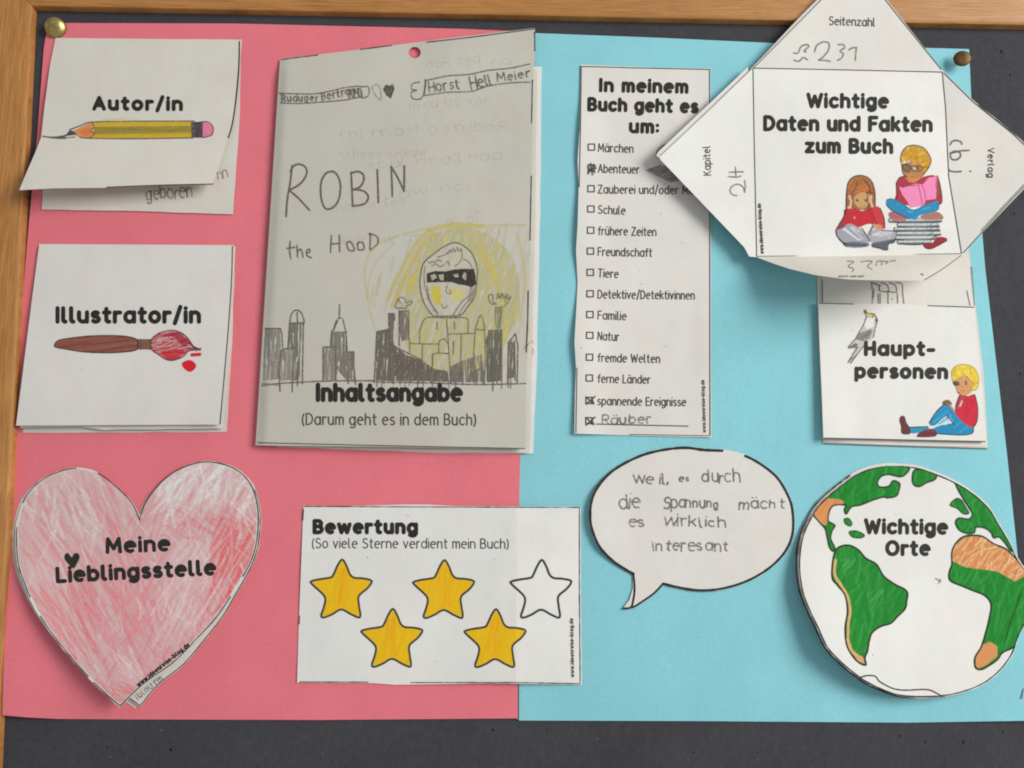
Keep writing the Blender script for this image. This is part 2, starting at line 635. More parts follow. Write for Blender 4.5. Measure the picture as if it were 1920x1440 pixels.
# ------------------------------------------------------------------ pencil and crayon marks: pigment laid stroke by stroke
class Canvas:
    def __init__(self, x0, y0, x1, y1, res=1.0, seed=3):
        self.x0, self.y0, self.res = x0, y0, res
        self.nx, self.ny = int((x1 - x0) / res) + 1, int((y1 - y0) / res) + 1
        self.X, self.Y = np.meshgrid(x0 + np.arange(self.nx) * res, y0 + np.arange(self.ny) * res)
        self.rgb = np.zeros((self.ny, self.nx, 3))
        self.a = np.zeros((self.ny, self.nx))
        self.r = np.random.default_rng(seed)
        g = self.r.normal(0, 1, (self.ny, self.nx))
        g2 = (g + np.roll(g, 1, 0) + np.roll(g, 1, 1) + np.roll(g, (1, 1), (0, 1))) / 2
        self.grain = g2
        self.clip = None

    def over(self, sl, m, c, grain):
        if grain:
            m = np.clip(m * (1 + grain * self.grain[sl]), 0, 1)
        if self.clip is not None:
            m = m * self.clip[sl]
        c = np.array(c)
        a0 = self.a[sl]
        a1 = m + a0 * (1 - m)
        k = a1 > 1e-5
        num = self.rgb[sl] * (a0 * (1 - m))[..., None] + c * m[..., None]
        self.rgb[sl] = np.where(k[..., None], num / np.maximum(a1, 1e-5)[..., None], self.rgb[sl])
        self.a[sl] = a1

    def win(self, P, pad):
        x0, y0 = P.min(0) - pad
        x1, y1 = P.max(0) + pad
        i0, i1 = max(0, int((x0 - self.x0) / self.res)), min(self.nx, int((x1 - self.x0) / self.res) + 2)
        j0, j1 = max(0, int((y0 - self.y0) / self.res)), min(self.ny, int((y1 - self.y0) / self.res) + 2)
        return (slice(j0, max(j0, j1)), slice(i0, max(i0, i1)))

    def line(self, pts, w, c, al=1.0, grain=0.25, smooth=False, closed=False, soft=0.7):
        P = spline(pts, closed, 6) if smooth else np.array(pts, float)
        if closed:
            P = np.vstack([P, P[:1]])
        sl = self.win(P, w + 2)
        X, Y = self.X[sl], self.Y[sl]
        if X.size == 0:
            return
        d = np.full(X.shape, 1e9)
        if len(P) == 1:
            d = np.hypot(X - P[0][0], Y - P[0][1])
        for (ax, ay), (bx, by) in zip(P[:-1], P[1:]):
            vx, vy = bx - ax, by - ay
            L = vx * vx + vy * vy + 1e-9
            t = np.clip(((X - ax) * vx + (Y - ay) * vy) / L, 0, 1)
            d = np.minimum(d, np.hypot(X - ax - t * vx, Y - ay - t * vy))
        m = np.clip((w / 2 + soft - d) / (2 * soft), 0, 1)
        self.over(sl, m * al, c, grain)

    def fill(self, pts, c, al=1.0, grain=0.1, smooth=False, soft=True):
        P = spline(pts, True, 6) if smooth else np.array(pts, float)
        sl = self.win(P, 2)
        X, Y = self.X[sl], self.Y[sl]
        if X.size == 0:
            return
        m = np.zeros(X.shape)
        for ox, oy in ((-.3, -.3), (.3, -.3), (-.3, .3), (.3, .3)):
            m += inside(X + ox, Y + oy, P) / 4
        self.over(sl, m * al, c, grain)

    def set_clip(self, pts, smooth=False):
        if pts is None:
            self.clip = None
            return
        P = spline(pts, True, 6) if smooth else np.array(pts, float)
        self.clip = inside(self.X, self.Y, P).astype(float)

    def hatch(self, poly, ang, gap, w, c, al=0.6, var=0.25, grain=0.2, length=None, smooth=False, amp=0.25):
        """back-and-forth pencil strokes inside a shape; ang in degrees from the horizontal"""
        P = spline(poly, True, 6) if smooth else np.array(poly, float)
        old = self.clip
        cl = inside(self.X, self.Y, P).astype(float)
        self.clip = cl if old is None else cl * old
        cen = (P.min(0) + P.max(0)) / 2
        rad = np.hypot(*(P.max(0) - P.min(0))) / 2
        a = math.radians(ang)
        d, n = np.array([math.cos(a), -math.sin(a)]), np.array([math.sin(a), math.cos(a)])
        s = -rad
        while s < rad:
            s += gap * (1 + self.r.normal(0, amp))
            t0 = -rad
            while t0 < rad:
                ln = (length or 2 * rad) * self.r.uniform(.7, 1.3)
                j = self.r.normal(0, gap * .5, 2)
                tilt = self.r.normal(0, .05)
                p0 = cen + n * (s + j[0]) + d * t0
                p1 = cen + n * (s + j[1] + tilt * ln) + d * (t0 + ln)
                self.line([p0, p1], w * self.r.uniform(.7, 1.3), sc(c, 1 + self.r.normal(0, .05)), al * (1 + self.r.normal(0, var)), grain)
                t0 += ln * self.r.uniform(.75, 1.05)
        self.clip = old

    def text(self, s, x0, y0, x1, y1, cap, w, c, al=0.8, **kw):
        kw.setdefault('jit', 0.035)
        kw.setdefault('hvar', 0.06)
        for pl, ww in layout(s, x0, y0, x1, y1, cap, w, **kw):
            self.line(pl, ww, c, al * self.r.uniform(.75, 1.1), 0.35)

    def build(self, name, parent, hf, eps=0.09, label=None):
        a = np.clip(self.a, 0, 1)
        rgb = self.rgb.copy()
        have = self.a > 1e-3
        for _ in range(2):
            for sh in ((1, 0), (-1, 0), (0, 1), (0, -1)):
                s_h = np.roll(have, sh, (0, 1))
                s_c = np.roll(rgb, sh, (0, 1))
                k = ~have & s_h
                rgb[k] = s_c[k]
                have = have | k
        v = a > 0.012
        cell = v[:-1, :-1] | v[1:, :-1] | v[:-1, 1:] | v[1:, 1:]
        j, i = np.nonzero(cell)
        idx = np.arange(self.nx * self.ny).reshape(self.ny, self.nx)
        # corners run anticlockwise as the viewer sees them
        q = np.stack([idx[j, i], idx[j + 1, i], idx[j + 1, i + 1], idx[j, i + 1]], 1)
        used = np.unique(q)
        mp = np.full(self.nx * self.ny, -1)
        mp[used] = np.arange(len(used))
        q = mp[q]
        X, Y = self.X.ravel()[used], self.Y.ravel()[used]
        V = at(X, Y, hf(X, Y) + eps)
        paint = np.c_[np.clip(rgb.reshape(-1, 3)[used], 0, 1), a.ravel()[used]]
        return mesh_obj(name, V, q, MAT['paint'], parent, label, sharp=30, paint=paint)


PENCIL = A(92, 89, 82)
INK = A(44, 42, 38)


def ramp01(x, a, b):
    t = np.clip((x - a) / (b - a), 0, 1)
    return t * t * (3 - 2 * t)


# ------------------------------------------------------------------ wall, pinboard with its wooden frame
def quadbox(x0, x1, y0, y1, h0, h1):
    v = [W(x, y, h) for h in (h0, h1) for x, y in ((x0, y0), (x1, y0), (x1, y1), (x0, y1))]
    f = [(3, 2, 1, 0), (4, 5, 6, 7), (0, 1, 5, 4), (1, 2, 6, 5), (2, 3, 7, 6), (3, 0, 4, 7)]
    return np.array(v), f


v, f = quadbox(-1500, 2300, -1250, 1500, -160, -22)
wall = mesh_obj('wall', v, f, MAT['wall'])
wall['kind'] = 'structure'

K = np.array(mm(69, 20.5, 0)[:2])
KT = np.array(mm(1920, 56, 0)[:2])
KL = np.array(mm(5, 1440, 0)[:2])
ex = (KT - K) / np.hypot(*(KT - K))
ey = (KL - K) / np.hypot(*(KL - K))            # down along the left rail
board = thing('pinboard', 'dark grey felt pinboard in a beech wood frame behind all the coloured sheets', 'pinboard', W(K[0] + 450, K[1] - 600, -20))
WIDTH, HEIGHT = 900.0, 620.0
P0, P1 = K, K + ex * WIDTH
P3, P2 = K + ey * HEIGHT, K + ex * WIDTH + ey * HEIGHT


def felt():
    n = 60
    u, v = np.meshgrid(np.linspace(-.01, 1.01, n), np.linspace(-.01, 1.01, n))
    P = (P0 + u[..., None] * (P1 - P0) + v[..., None] * (P3 - P0)).reshape(-1, 2)
    top = W(P[:, 0], P[:, 1], 0)
    bot = W(P[:, 0], P[:, 1], -16)
    idx = np.arange(n * n).reshape(n, n)
    q = np.stack([idx[:-1, :-1], idx[1:, :-1], idx[1:, 1:], idx[:-1, 1:]], -1).reshape(-1, 4)
    faces = [tuple(int(k) for k in r) for r in q] + [tuple(int(k) + n * n for k in r[::-1]) for r in q]
    for a in (idx[0], idx[:, -1], idx[-1][::-1], idx[::-1, 0]):
        for i in range(n - 1):
            faces.append((int(a[i]), int(a[i + 1]), int(a[i + 1]) + n * n, int(a[i]) + n * n))
    return mesh_obj('felt_panel', np.vstack([top, bot]), faces, MAT['felt'], board)


felt()
RAILH, RAILW = 6.0, 46.0


def rail(Pa, Pb, dirn, outw, dir_a, dir_b, mat):
    """mitred frame rail; inner foot runs Pa-Pb, outw points away from the felt"""
    prof = [(0.0, -16), (0.0, RAILH - 1.6), (0.35, RAILH - 0.7), (1.3, RAILH - 0.1), (2.6, RAILH + .25),
            (RAILW - 3, RAILH + .25), (RAILW - .8, RAILH - .4), (RAILW, RAILH - 2), (RAILW, -20), (0.0, -20)]
    rows = []
    n = 40
    for s in np.linspace(0, 1, n):
        row = []
        for o, h in prof:
            a = Pa + (outw + dir_a) * o + dirn * 0.18
            b = Pb + (outw + dir_b) * o - dirn * 0.18
            q = a + (b - a) * s
            row.append(W(q[0], q[1], h))
        rows.append(row)
    v = np.array(rows).reshape(-1, 3)
    m = len(prof)
    f = []
    for i in range(n - 1):
        for j in range(m):
            a, b = i * m + j, i * m + (j + 1) % m
            f.append((a, b, b + m, a + m))
    f.append(tuple(range(m))[::-1])
    f.append(tuple(range((n - 1) * m, n * m)))
    return mesh_obj('frame_rail', v, f, MAT[mat], board, sharp=35)


rail(P0, P1, ex, -ey, -ex, ex, 'wood_x')
rail(P0, P3, ey, -ex, -ey, ey, 'wood_z')
rail(P3, P2, ex, ey, -ex, ex, 'wood_x')
rail(P1, P2, ey, ex, -ey, ey, 'wood_z')
hz = lambda x, y: np.zeros(np.shape(x))
c = Canvas(0, 30, 1920, 1440, 1.0)
for x, y, w, k in ((1877, 96, 4.5, .9), (1894, 139, 3, .7), (1806, 1391, 3.5, .9), (1735, 1391, 4, .5), (924, 1368, 3.5, .9), (320, 1405, 4, .95),
                   (1687, 1379, 3, .5), (1880, 1372, 3, .5), (1901, 400, 3, .7), (600, 1420, 2.5, .5), (1300, 1410, 2.5, .6), (1912, 700, 3, .6), (200, 1400, 2.5, .5)):
    c.line([(x, y), (x + .6, y + 1.5)], w, A(14, 14, 15), k, .1)
for x, y in ((302, 1369), (205, 1420), (1120, 1385), (1420, 1425)):
    c.line([(x, y), (x + 2, y - 1)], 1.6, A(130, 130, 130), .5)
for _ in range(130):      # short fibres in the felt
    x, y = c.r.uniform(10, 1910), c.r.uniform(1360, 1436)
    if c.r.random() < .3:
        x, y = c.r.uniform(1850, 1918), c.r.uniform(90, 1300)
    dx, dy = c.r.normal(0, 2), c.r.uniform(3, 12)
    c.line([(x, y), (x + dx, y + dy)], 1.2, A(95, 96, 98) if c.r.random() < .6 else A(38, 38, 40), .28)
o = c.build('pinhole_marks', board, hz, 0.05)
o['kind'] = 'stuff'


# ------------------------------------------------------------------ the two coloured sheets
def hp(x, y):
    x, y = np.asarray(x, float), np.asarray(y, float)
    h = 0.95 + 0.3 * np.sin(x / 190 + y / 410) * np.sin(y / 230 + .6)
    h = h + 3.6 * ramp01(140 - x, 0, 135) * ramp01(y, 900, 1330)      # lower left corner rides up against the rail
    h = h + 1.2 * ramp01(x, 1700, 1930) * ramp01(y, 600, 1350)
    h = h - .25 * np.exp(-((x - 105) ** 2 + (y - 52) ** 2) / 900) + .5 * np.exp(-((x - 1010) / 60) ** 2) * ramp01(y, 700, 100)
    return h


def hpink(x, y):
    return hp(x, y) + .28 * ramp01(x, 850, 940)


pink = thing('pink_cardboard', 'pink cardboard sheet forming the left half of the poster', 'cardboard', W(148, 210, 0))
blue = thing('light_blue_cardboard', 'light blue cardboard sheet forming the right half of the poster', 'cardboard', W(445, 210, 0))
pk = [(90, 43), (440, 44), (865, 54), (985, 59), (984, 300), (980, 700), (973, 950), (971, 1347), (600, 1350), (250, 1349), (110, 1348), (50, 1345), (4, 1341),
      (7, 1240), (12, 1100), (20, 840), (37, 620), (54, 420), (70, 250), (82, 90)]
sheet('sheet', pk, hpink, MAT['pink'], pink, 16, t=.3)
bl = [(960, 61), (1005, 62), (1240, 71), (1500, 83), (1817, 92), (1821, 180), (1833, 330), (1847, 500), (1868, 680), (1888, 850), (1909, 1050), (1932, 1220),
      (1950, 1351), (1700, 1355), (1300, 1352), (974, 1351), (960, 1343)]
sheet('sheet', bl, lambda x, y: hp(x, y) - .12, MAT['blue'], blue, 16, t=.3)
s = Strokes(hp, .25)
s.stroke([(972.5, 860), (972.2, 1100), (972, 1349)], 2.2)
s.build('edge_line', pink, 'ink_grey')
c = Canvas(900, 50, 1920, 1352, 1.0)
P = A(92, 88, 140)
c.line([(1913, 1310), (1919, 1292)], 2.6, P, .8)
c.line([(1916, 1308), (1917, 1296)], 2.6, P, .7)
c.build('pencil_mark', blue, lambda x, y: hp(x, y) - .12)


# ------------------------------------------------------------------ pins
def pin(cx, cy, r, hh, label, mat, foot, tip):
    X, Y, _ = mm(cx, cy, hh)
    root = thing('drawing_pin', label, 'drawing pin', W(*mm(*foot, 0)), 'brass drawing pins holding the sheets')
    X2, Y2, _ = mm(foot[0], foot[1], 0)
    ax = np.array([X - X2, Y - Y2, hh])
    ax /= np.linalg.norm(ax)
    u = np.cross(ax, [0, 1, 0])
    u /= np.linalg.norm(u)
    w = np.cross(ax, u)
    prof = [(0, 2.1), (.25, 2.02), (.5, 1.78), (.7, 1.42), (.86, .95), (.96, .45), (1.0, .1), (.985, -.1), (.9, -.2), (.3, -.1), (0, -.1)]
    n = 28
    V, Fc = [], []
    c0 = np.array([X, Y, hh])
    for pr, ph in prof:
        for k in range(n):
            a = 2 * math.pi * k / n
            p = c0 + ax * ph * (r / 5.5) + (u * math.cos(a) + w * math.sin(a)) * max(pr, .001) * r
            V.append(W(*p))
    for i in range(len(prof) - 1):
        for k in range(n):
            Fc.append((i * n + k, i * n + (k + 1) % n, (i + 1) * n + (k + 1) % n, (i + 1) * n + k))
    mesh_obj('head', V, Fc, MAT[mat], root, sharp=50)
    V, Fc = [], []
    for t, rr in ((0, .55), (hh * .8, .5), (hh + 5, .05)):
        for k in range(10):
            a = 2 * math.pi * k / 10
            p = c0 - ax * t + (u * math.cos(a) + w * math.sin(a)) * rr
            V.append(W(*p))
    for i in range(2):
        for k in range(10):
            Fc.append((i * 10 + k, i * 10 + (k + 1) % 10, (i + 1) * 10 + (k + 1) % 10, (i + 1) * 10 + k))
    mesh_obj('shaft', V, Fc, MAT['steel'], root, sharp=50)


pin(104.5, 52, 6.3, 3.2, 'shiny brass drawing pin through the top left corner of the pink sheet', 'brass', (106, 54), None)
pin(1804, 110, 5.4, 7.0, 'dull brown brass drawing pin in the top right corner of the blue sheet', 'brass_dark', (1798, 121), None)


def root_at(name, label, cat, px, py, group=None):
    return thing(name, label, cat, W(*mm(px, py, 0)), group)


# ------------------------------------------------------------------ author card
au = root_at('author_card', 'white fold-up card headed Autor/in with a yellow pencil, lower flap gaping open', 'card', 258, 240)
ha0 = lambda x, y: hp(x, y) + .5 + .5 * ramp01(y, 250, 400)


def hau(x, y):
    k = 1.0 - .5 * np.clip((x - 60) / 380, 0, 1)
    return hp(x, y) + 1.0 + 3.2 * ramp01(y, 80, 270) * k + 15.0 * k * (np.clip((y - 255) / 100, 0, 1.1) ** 1.25)


back = sheet('back_sheet', rough_edge([(103, 72), (453, 74), (448, 240), (437, 402), (260, 396), (78, 393), (88, 230)], .8, 30, seed=1), ha0, MAT['white_warm'], au)
flap = sheet('cover_flap', [(104, 71), (300, 73), (451, 75.5), (447, 130), (441, 190), (434, 230), (427, 262), (412, 305), (398, 346), (300, 348), (200, 352), (100, 353), (36, 356.5),
                            (52, 318), (66, 286), (77, 258), (84, 195), (94, 120)], hau, MAT['white_warm'], au, 9, creases=[[(79, 258), (250, 259), (426, 262)]], sharp=25)
s = Strokes(hau)
s.stroke(spline([(449, 78), (447.5, 130), (442, 190), (435, 235), (428, 258)], n=6), 2.4)
s.stroke(spline([(400, 345), (300, 347), (200, 351)], n=6), 1.7)
s.build('cut_line', flap)
s = Strokes(hau).text('Autor/in', 173, 207.5, 343, 208.5, 27.5, 6.6, gap=.16)
s.build('heading', flap)
c = Canvas(70, 215, 410, 280)
Y1, Y2 = A(196, 166, 52), A(150, 134, 58)
c.fill([(172, 229), (362, 227), (362, 258), (166, 260), (176, 245)], Y1, .95, .08)
c.fill([(178, 238), (360, 236), (360, 249), (174, 252), (176, 245)], A(122, 112, 58), .85, .15)
c.hatch([(172, 229), (362, 227), (362, 258), (166, 260)], 2, 2.4, 1.4, A(172, 146, 46), .35)
c.hatch([(190, 222), (260, 222), (260, 230), (190, 230)], 5, 2.4, 1.4, A(214, 198, 120), .4)
c.fill([(131, 249), (172, 229), (176, 240), (170, 246), (176, 252), (166, 258), (150, 257)], A(208, 138, 84), .95, .1)
c.fill([(148, 246), (168, 238), (172, 250), (160, 256)], A(204, 108, 52), .7, .2)
c.fill([(131, 244), (122, 255), (145, 252), (138, 246)], A(70, 72, 74), .95)
c.fill([(358, 229), (381, 228), (380, 258), (359, 258)], A(78, 72, 80), .95, .2)
c.hatch([(358, 229), (381, 228), (380, 258), (359, 258)], 90, 3, 1.4, A(48, 44, 52), .6)
c.fill([(380, 230), (390, 230), (398, 237), (400, 245), (394, 254), (380, 257)], A(216, 120, 148), .95, .05)
for q in ([(131, 243), (150, 236), (172, 229), (240, 227.5), (364, 227)], [(150, 257), (166, 259), (250, 260), (362, 258.5)], [(380, 228), (391, 229), (398, 236), (400, 245), (395, 254), (380, 258)],
          [(172, 229), (176, 238), (170, 245), (176, 252), (167, 259)], [(80, 256), (100, 257), (121, 256)]):
    c.line(q, 1.8, A(72, 66, 52), .85, .2, True)
c.line([(80, 255), (104, 259), (140, 257)], 1.8, A(96, 96, 98), .8, .2, True)
c.line([(108, 259), (122, 259)], 3, A(86, 88, 92), .8)
c.line([(100, 258), (122, 254), (134, 247)], 1.6, A(60, 60, 62), .8)
c.build('pencil_drawing', flap, hau)
c = Canvas(70, 310, 440, 400)
c.text('geboren', 274, 375, 360, 371, 26, 2.0, PENCIL, .75, seed=5)
c.text('nn', 408, 336, 428, 332, 20, 1.5, A(120, 116, 108), .7, seed=3)
c.build('handwriting', back, ha0)

# ------------------------------------------------------------------ illustrator card
il = root_at('illustrator_card', 'white square card headed Illustrator/in with a brown and red paintbrush', 'card', 235, 630)
hi0 = lambda x, y: hp(x, y) + .45
hi1 = lambda x, y: hp(x, y) + .8 + 2.2 * ramp01(y, 560, 812)


def hi2(x, y):
    return hp(x, y) + 1.1 + 4.6 * ramp01(y, 480, 800) + .8 * ramp01(x, 330, 430) * ramp01(y, 470, 600)


sheet('back_sheet', rough_edge([(82, 460), (441, 462), (435, 640), (425, 810), (200, 811), (43, 812), (58, 640)], .7, 30, seed=2), hi0, MAT['white_warm'], il)
sheet('inner_sheet', rough_edge([(77, 461), (438, 461), (432, 640), (419, 803), (195, 806), (150, 800), (38, 802), (48, 700), (60, 560)], .6, 30, seed=3), hi1, MAT['white'], il)
cov = sheet('cover_flap', [(73.5, 457.5), (260, 458.5), (438, 459.5), (435, 540), (426, 660), (414, 796), (200, 797), (30, 798), (45, 680), (60, 560)], hi2, MAT['white'], il, 10)
s = Strokes(hi2)
s.stroke(spline([(436, 462), (433.5, 540), (424.5, 660), (412.5, 795)], n=6), 1.9)
s.stroke([(72, 462), (60, 545), (54, 600)], 1.1)
s.stroke([(44, 680), (38, 730)], 1.1)
s.build('cut_line', cov, 'ink_grey')
Strokes(hi2).text('Illustrator/in', 104, 607, 377, 607, 32.5, 7.2, gap=.13).build('heading', cov)
c = Canvas(95, 610, 395, 705)
cr = lambda pts: crop(0, 420, 3.43, pts)
hd = cr([(350, 782), (375, 750), (450, 735), (560, 722), (680, 718), (800, 722), (880, 745), (880, 805), (800, 822), (680, 828), (540, 822), (430, 805), (370, 795)])
c.fill(hd, A(128, 74, 62), .97, .06, True)
c.hatch(hd, 8, 2.6, 1.6, A(158, 102, 88), .45, smooth=True, length=60)
c.hatch(hd, 4, 3.5, 1.4, A(104, 60, 50), .4, smooth=True)
c.fill(cr([(880, 742), (975, 740), (975, 808), (880, 805)]), A(124, 86, 68), .95, .15)
br = cr([(975, 745), (1010, 710), (1060, 690), (1120, 685), (1175, 705), (1215, 745), (1250, 795), (1290, 808), (1215, 815), (1180, 850), (1120, 875), (1070, 872), (1020, 840), (975, 805)])
c.fill(br, A(164, 62, 72), .95, .1, True)
c.hatch(br, 10, 4, 2.4, A(206, 160, 160), .55, smooth=True, length=28)
c.fill(cr([(1040, 820), (1160, 810), (1190, 830), (1120, 865), (1060, 860)]), A(188, 30, 44), .85, .1, True)
c.fill(cr([(1060, 715), (1150, 700), (1210, 760), (1180, 790), (1120, 730)]), A(156, 36, 52), .8, .1, True)
c.line(hd, 2.0, A(58, 44, 38), .9, .15, True, True)
c.line(br, 1.9, A(70, 40, 42), .85, .15, True, True)
for x in (885, 905, 968):
    c.line(cr([(x, 742), (x, 806)]), 1.5, A(60, 50, 44), .8)
c.line(cr([(1215, 760), (1245, 790), (1285, 808)]), 2.8, A(56, 36, 40), .9)
c.line(cr([(1235, 842), (1285, 838)]), 6, A(196, 40, 58), .9, .1)
c.line(cr([(1260, 815), (1290, 800)]), 2, A(160, 60, 70), .8)
c.fill(cr([(1175, 890), (1215, 875), (1250, 890), (1260, 920), (1225, 950), (1190, 935), (1172, 910)]), A(206, 32, 50), .97, .05, True)
for x, y in ((232, 912), (525, 935), (922, 1248), (1020, 490)):
    c.line(cr([(x, y)]), 1.6, A(150, 140, 138), .5)
c.build('paintbrush_drawing', cov, hi2)

# ------------------------------------------------------------------ heart booklet
he = root_at('heart_booklet', 'heart shaped booklet scribbled over with red crayon, headed Meine Lieblingsstelle', 'booklet', 258, 1080)
hc = lambda pts: crop(0, 840, 2.4, pts)
lobeL = hc([(590, 240), (520, 170), (440, 110), (360, 88), (280, 98), (180, 145), (110, 220), (75, 330), (70, 430), (80, 530), (110, 620), (160, 730), (240, 850), (330, 960), (420, 1060)])
lobeR = hc([(640, 1070), (780, 970), (880, 870), (980, 760), (1060, 640), (1130, 520), (1160, 420), (1168, 300), (1150, 200), (1110, 130), (1040, 80), (940, 58), (850, 75), (770, 115), (700, 180), (650, 255)])
notch, tip = hc([(630, 325)]), hc([(540, 1168)])
front = np.vstack([spline(notch + lobeL + tip, n=4), spline(tip + lobeR + notch, n=4)[1:-1]])


def hh1(x, y):
    return hp(x, y) + .5 + 1.6 * ramp01(y, 1000, 1320)


def hh2(x, y):
    return hp(x, y) + 1.1 + 9.5 * ramp01(y, 930, 1330) ** 1.1 + 1.6 * ramp01(200 - x, 20, 180) * ramp01(y, 930, 1100)


bk = front + np.array([3.0, 2.0]) + np.c_[np.clip((front[:, 1] - 1000) / 320, 0, 1) ** 2.4 * 34, np.clip((front[:, 1] - 1250) / 80, 0, 1) * -3]
bk2 = bk + np.array([-9, 3.0])
sheet('back_sheet', rough_edge(bk2, .7, 30, seed=4), lambda x, y: hp(x, y) + .35, MAT['white_warm'], he)
inn = sheet('inner_sheet', rough_edge(bk, .6, 30, seed=5), hh1, MAT['white'], he)
edge = rough_edge(front, 0.9, 16, seed=6)
fr = sheet('cover_heart', edge, hh2, MAT['white'], he, 9)
s = Strokes(hh1)
b2 = (bk - bk.mean(0)) * .992 + bk.mean(0)
k0 = int(np.argmax(b2[:, 1]))
seg = b2[k0:k0 + 38]
s.stroke(seg, 1.7)
s.stroke(b2[k0 - 3:k0 + 1], 1.7)
s.build('cut_line', inn)
s = Strokes(hh2)
f2 = (front - front.mean(0)) * .991 + front.mean(0)
n_ = len(f2)
brk = [(0, 13), (17, 30), (33, 47), (49, 60), (60, 84), (86, n_ - 1)]
for a, b in brk:
    s.stroke(f2[a:min(b, n_ - 1)], 1.8, .12)
s.build('cut_line', fr)
Strokes(hh2).text('Meine', 198, 1039, 320, 1034, 31, 6.6, gap=.15).build('heading', fr)
Strokes(hh2).text('Lieblingsstelle', 105, 1094, 406, 1079, 31, 7.0, gap=.13).build('heading', fr)
Strokes(hh2).text('www.ideenreise-blog.de', 260, 1289, 357, 1211, 9.5, 2.2, gap=.12).build('web_address', fr)
c = Canvas(20, 855, 500, 1330, 1.25)
RED = [A(222, 120, 128), A(226, 140, 146), A(214, 100, 106), A(228, 158, 160)]
ins = (front - front.mean(0)) * .978 + front.mean(0)
c.set_clip(ins)
c.fill(ins, A(228, 184, 184), .6, .12)


def scribble(n, x0, x1, y0, y1, ang, sd, ln, w, al, cols, fan=0.0):
    for _ in range(n):
        x, y = c.r.uniform(x0, x1), c.r.uniform(y0, y1)
        a = math.radians(ang + c.r.normal(0, sd) + fan * (x - 255))
        L = ln * c.r.uniform(.5, 1.3)
        dx, dy = math.cos(a) * L / 2, -math.sin(a) * L / 2
        bow = c.r.normal(0, 3)
        c.line([(x - dx, y - dy), (x - dy / L * bow, y + dx / L * bow), (x + dx, y + dy)], w * c.r.uniform(.7, 1.5), cols[c.r.integers(len(cols))], al * c.r.uniform(.4, 1.2), .3, True, soft=1.5)


scribble(330, 30, 260, 900, 1200, 112, 9, 95, 3.0, .25, RED, -.05)
scribble(290, 250, 490, 890, 1150, 62, 10, 85, 3.0, .24, RED, -.03)
scribble(260, 120, 400, 1100, 1300, 120, 9, 100, 2.4, .3, RED)
scribble(220, 200, 460, 1050, 1300, 58, 8, 100, 2.4, .26, RED)
scribble(70, 60, 180, 1100, 1260, 122, 7, 80, 2.8, .34, [A(220, 96, 104)])
scribble(80, 400, 475, 1000, 1140, 64, 7, 70, 3.2, .4, [A(224, 84, 84), A(216, 70, 74)])
scribble(60, 330, 470, 950, 1010, 152, 9, 80, 2, .28, [A(214, 96, 104)])
scribble(70, 160, 300, 1290, 1320, 150, 14, 50, 2, .4, [A(224, 110, 112)])
scribble(130, 40, 480, 880, 1280, 110, 22, 50, 2.6, .35, [A(234, 218, 216)])
scribble(80, 300, 470, 868, 950, 65, 18, 60, 5, .34, [A(234, 220, 217)])
scribble(30, 50, 190, 885, 1010, 105, 16, 60, 5, .3, [A(234, 220, 217)])
scribble(60, 300, 400, 1000, 1180, 60, 6, 80, 4, .35, [A(222, 202, 200)])
scribble(14, 150, 260, 1215, 1270, 120, 8, 60, 5, .3, [A(226, 208, 206)])
c.set_clip(None)
c.build('crayon_scribble', fr, hh2, .07)
c = Canvas(100, 1030, 170, 1080)
hrt = crop(0, 840, 2.4, [(322, 492), (308, 474), (294, 478), (290, 494), (300, 512), (330, 540), (350, 512), (358, 490), (350, 474), (334, 476)])
c.fill(hrt, INK, 1, 0, True)
c.build('heart_print', fr, hh2, .3)
c = Canvas(240, 1260, 330, 1325)
c.text('lblau rm', 259, 1313, 307, 1274, 13, 1.4, A(100, 98, 92), .8, seed=9)
c.build('handwriting', inn, hh1)

# ------------------------------------------------------------------ title booklet
ti = root_at('title_booklet', 'tall grey paper booklet with pencil drawing of a masked hooded figure over a skyline', 'booklet', 745, 450)


def lx(y):            # left edge of the cover
    return 522 - 44 * (y - 112) / 723


def ht(x, y):
    u = x - lx(y)
    return hp(x, y) + 3.4 + 1.7 * ramp01(u, 0, 20) + 1.9 * np.clip((u - 20) / 460, 0, 1) * np.clip(u / 30, 0, 1) - 1.2 * ramp01(u, 250, 500) + .5 * np.sin(y / 120) * ramp01(u, 0, 300) - 2.6 * ramp01(150 - y, 0, 50) - 1.7 * np.exp(-((x - 777) ** 2 + (y - 98) ** 2) / 3600)


cover_out = [(525, 110), (640, 97), (760, 82), (880, 67), (1003, 52.5), (1003, 95), (1000, 130), (996, 350), (992, 600), (986, 730), (985, 842), (740, 838), (479, 835)]
hole = [(777.5 + 11.3 * math.cos(a), 98.5 + 10.8 * math.sin(a)) for a in np.linspace(0, 2 * math.pi, 25)[:-1]]
hole2 = [(777.5 + 15 * math.cos(a), 99 + 14 * math.sin(a)) for a in np.linspace(0, 2 * math.pi, 25)[:-1]]
hti1 = lambda x, y: hp(x, y) + .5
hti2 = lambda x, y: hp(x, y) + 1.0 + 1.2 * ramp01(x, 700, 1000)
sheet('back_page', rough_edge([(540, 128), (1016, 125), (1013, 400), (1006, 700), (999, 851), (800, 848), (520, 838), (528, 400)], .7, 35, seed=8), hti1, MAT['white_bright'], ti, holes=[hole2])
sheet('inner_page', rough_edge([(560, 130), (1007, 130), (1004, 400), (997, 700), (993, 849), (800, 846), (530, 838), (545, 400)], .7, 35, seed=9), hti2, MAT['white_warm'], ti, holes=[hole2])
cv = sheet('cover_page', cover_out, ht, MAT['grey'], ti, 10, holes=[hole], creases=[[(lx(y) + k, y) for y in (122, 300, 500, 700, 826)] for k in (8, 14, 20)], sharp=12)
s = Strokes(ht)
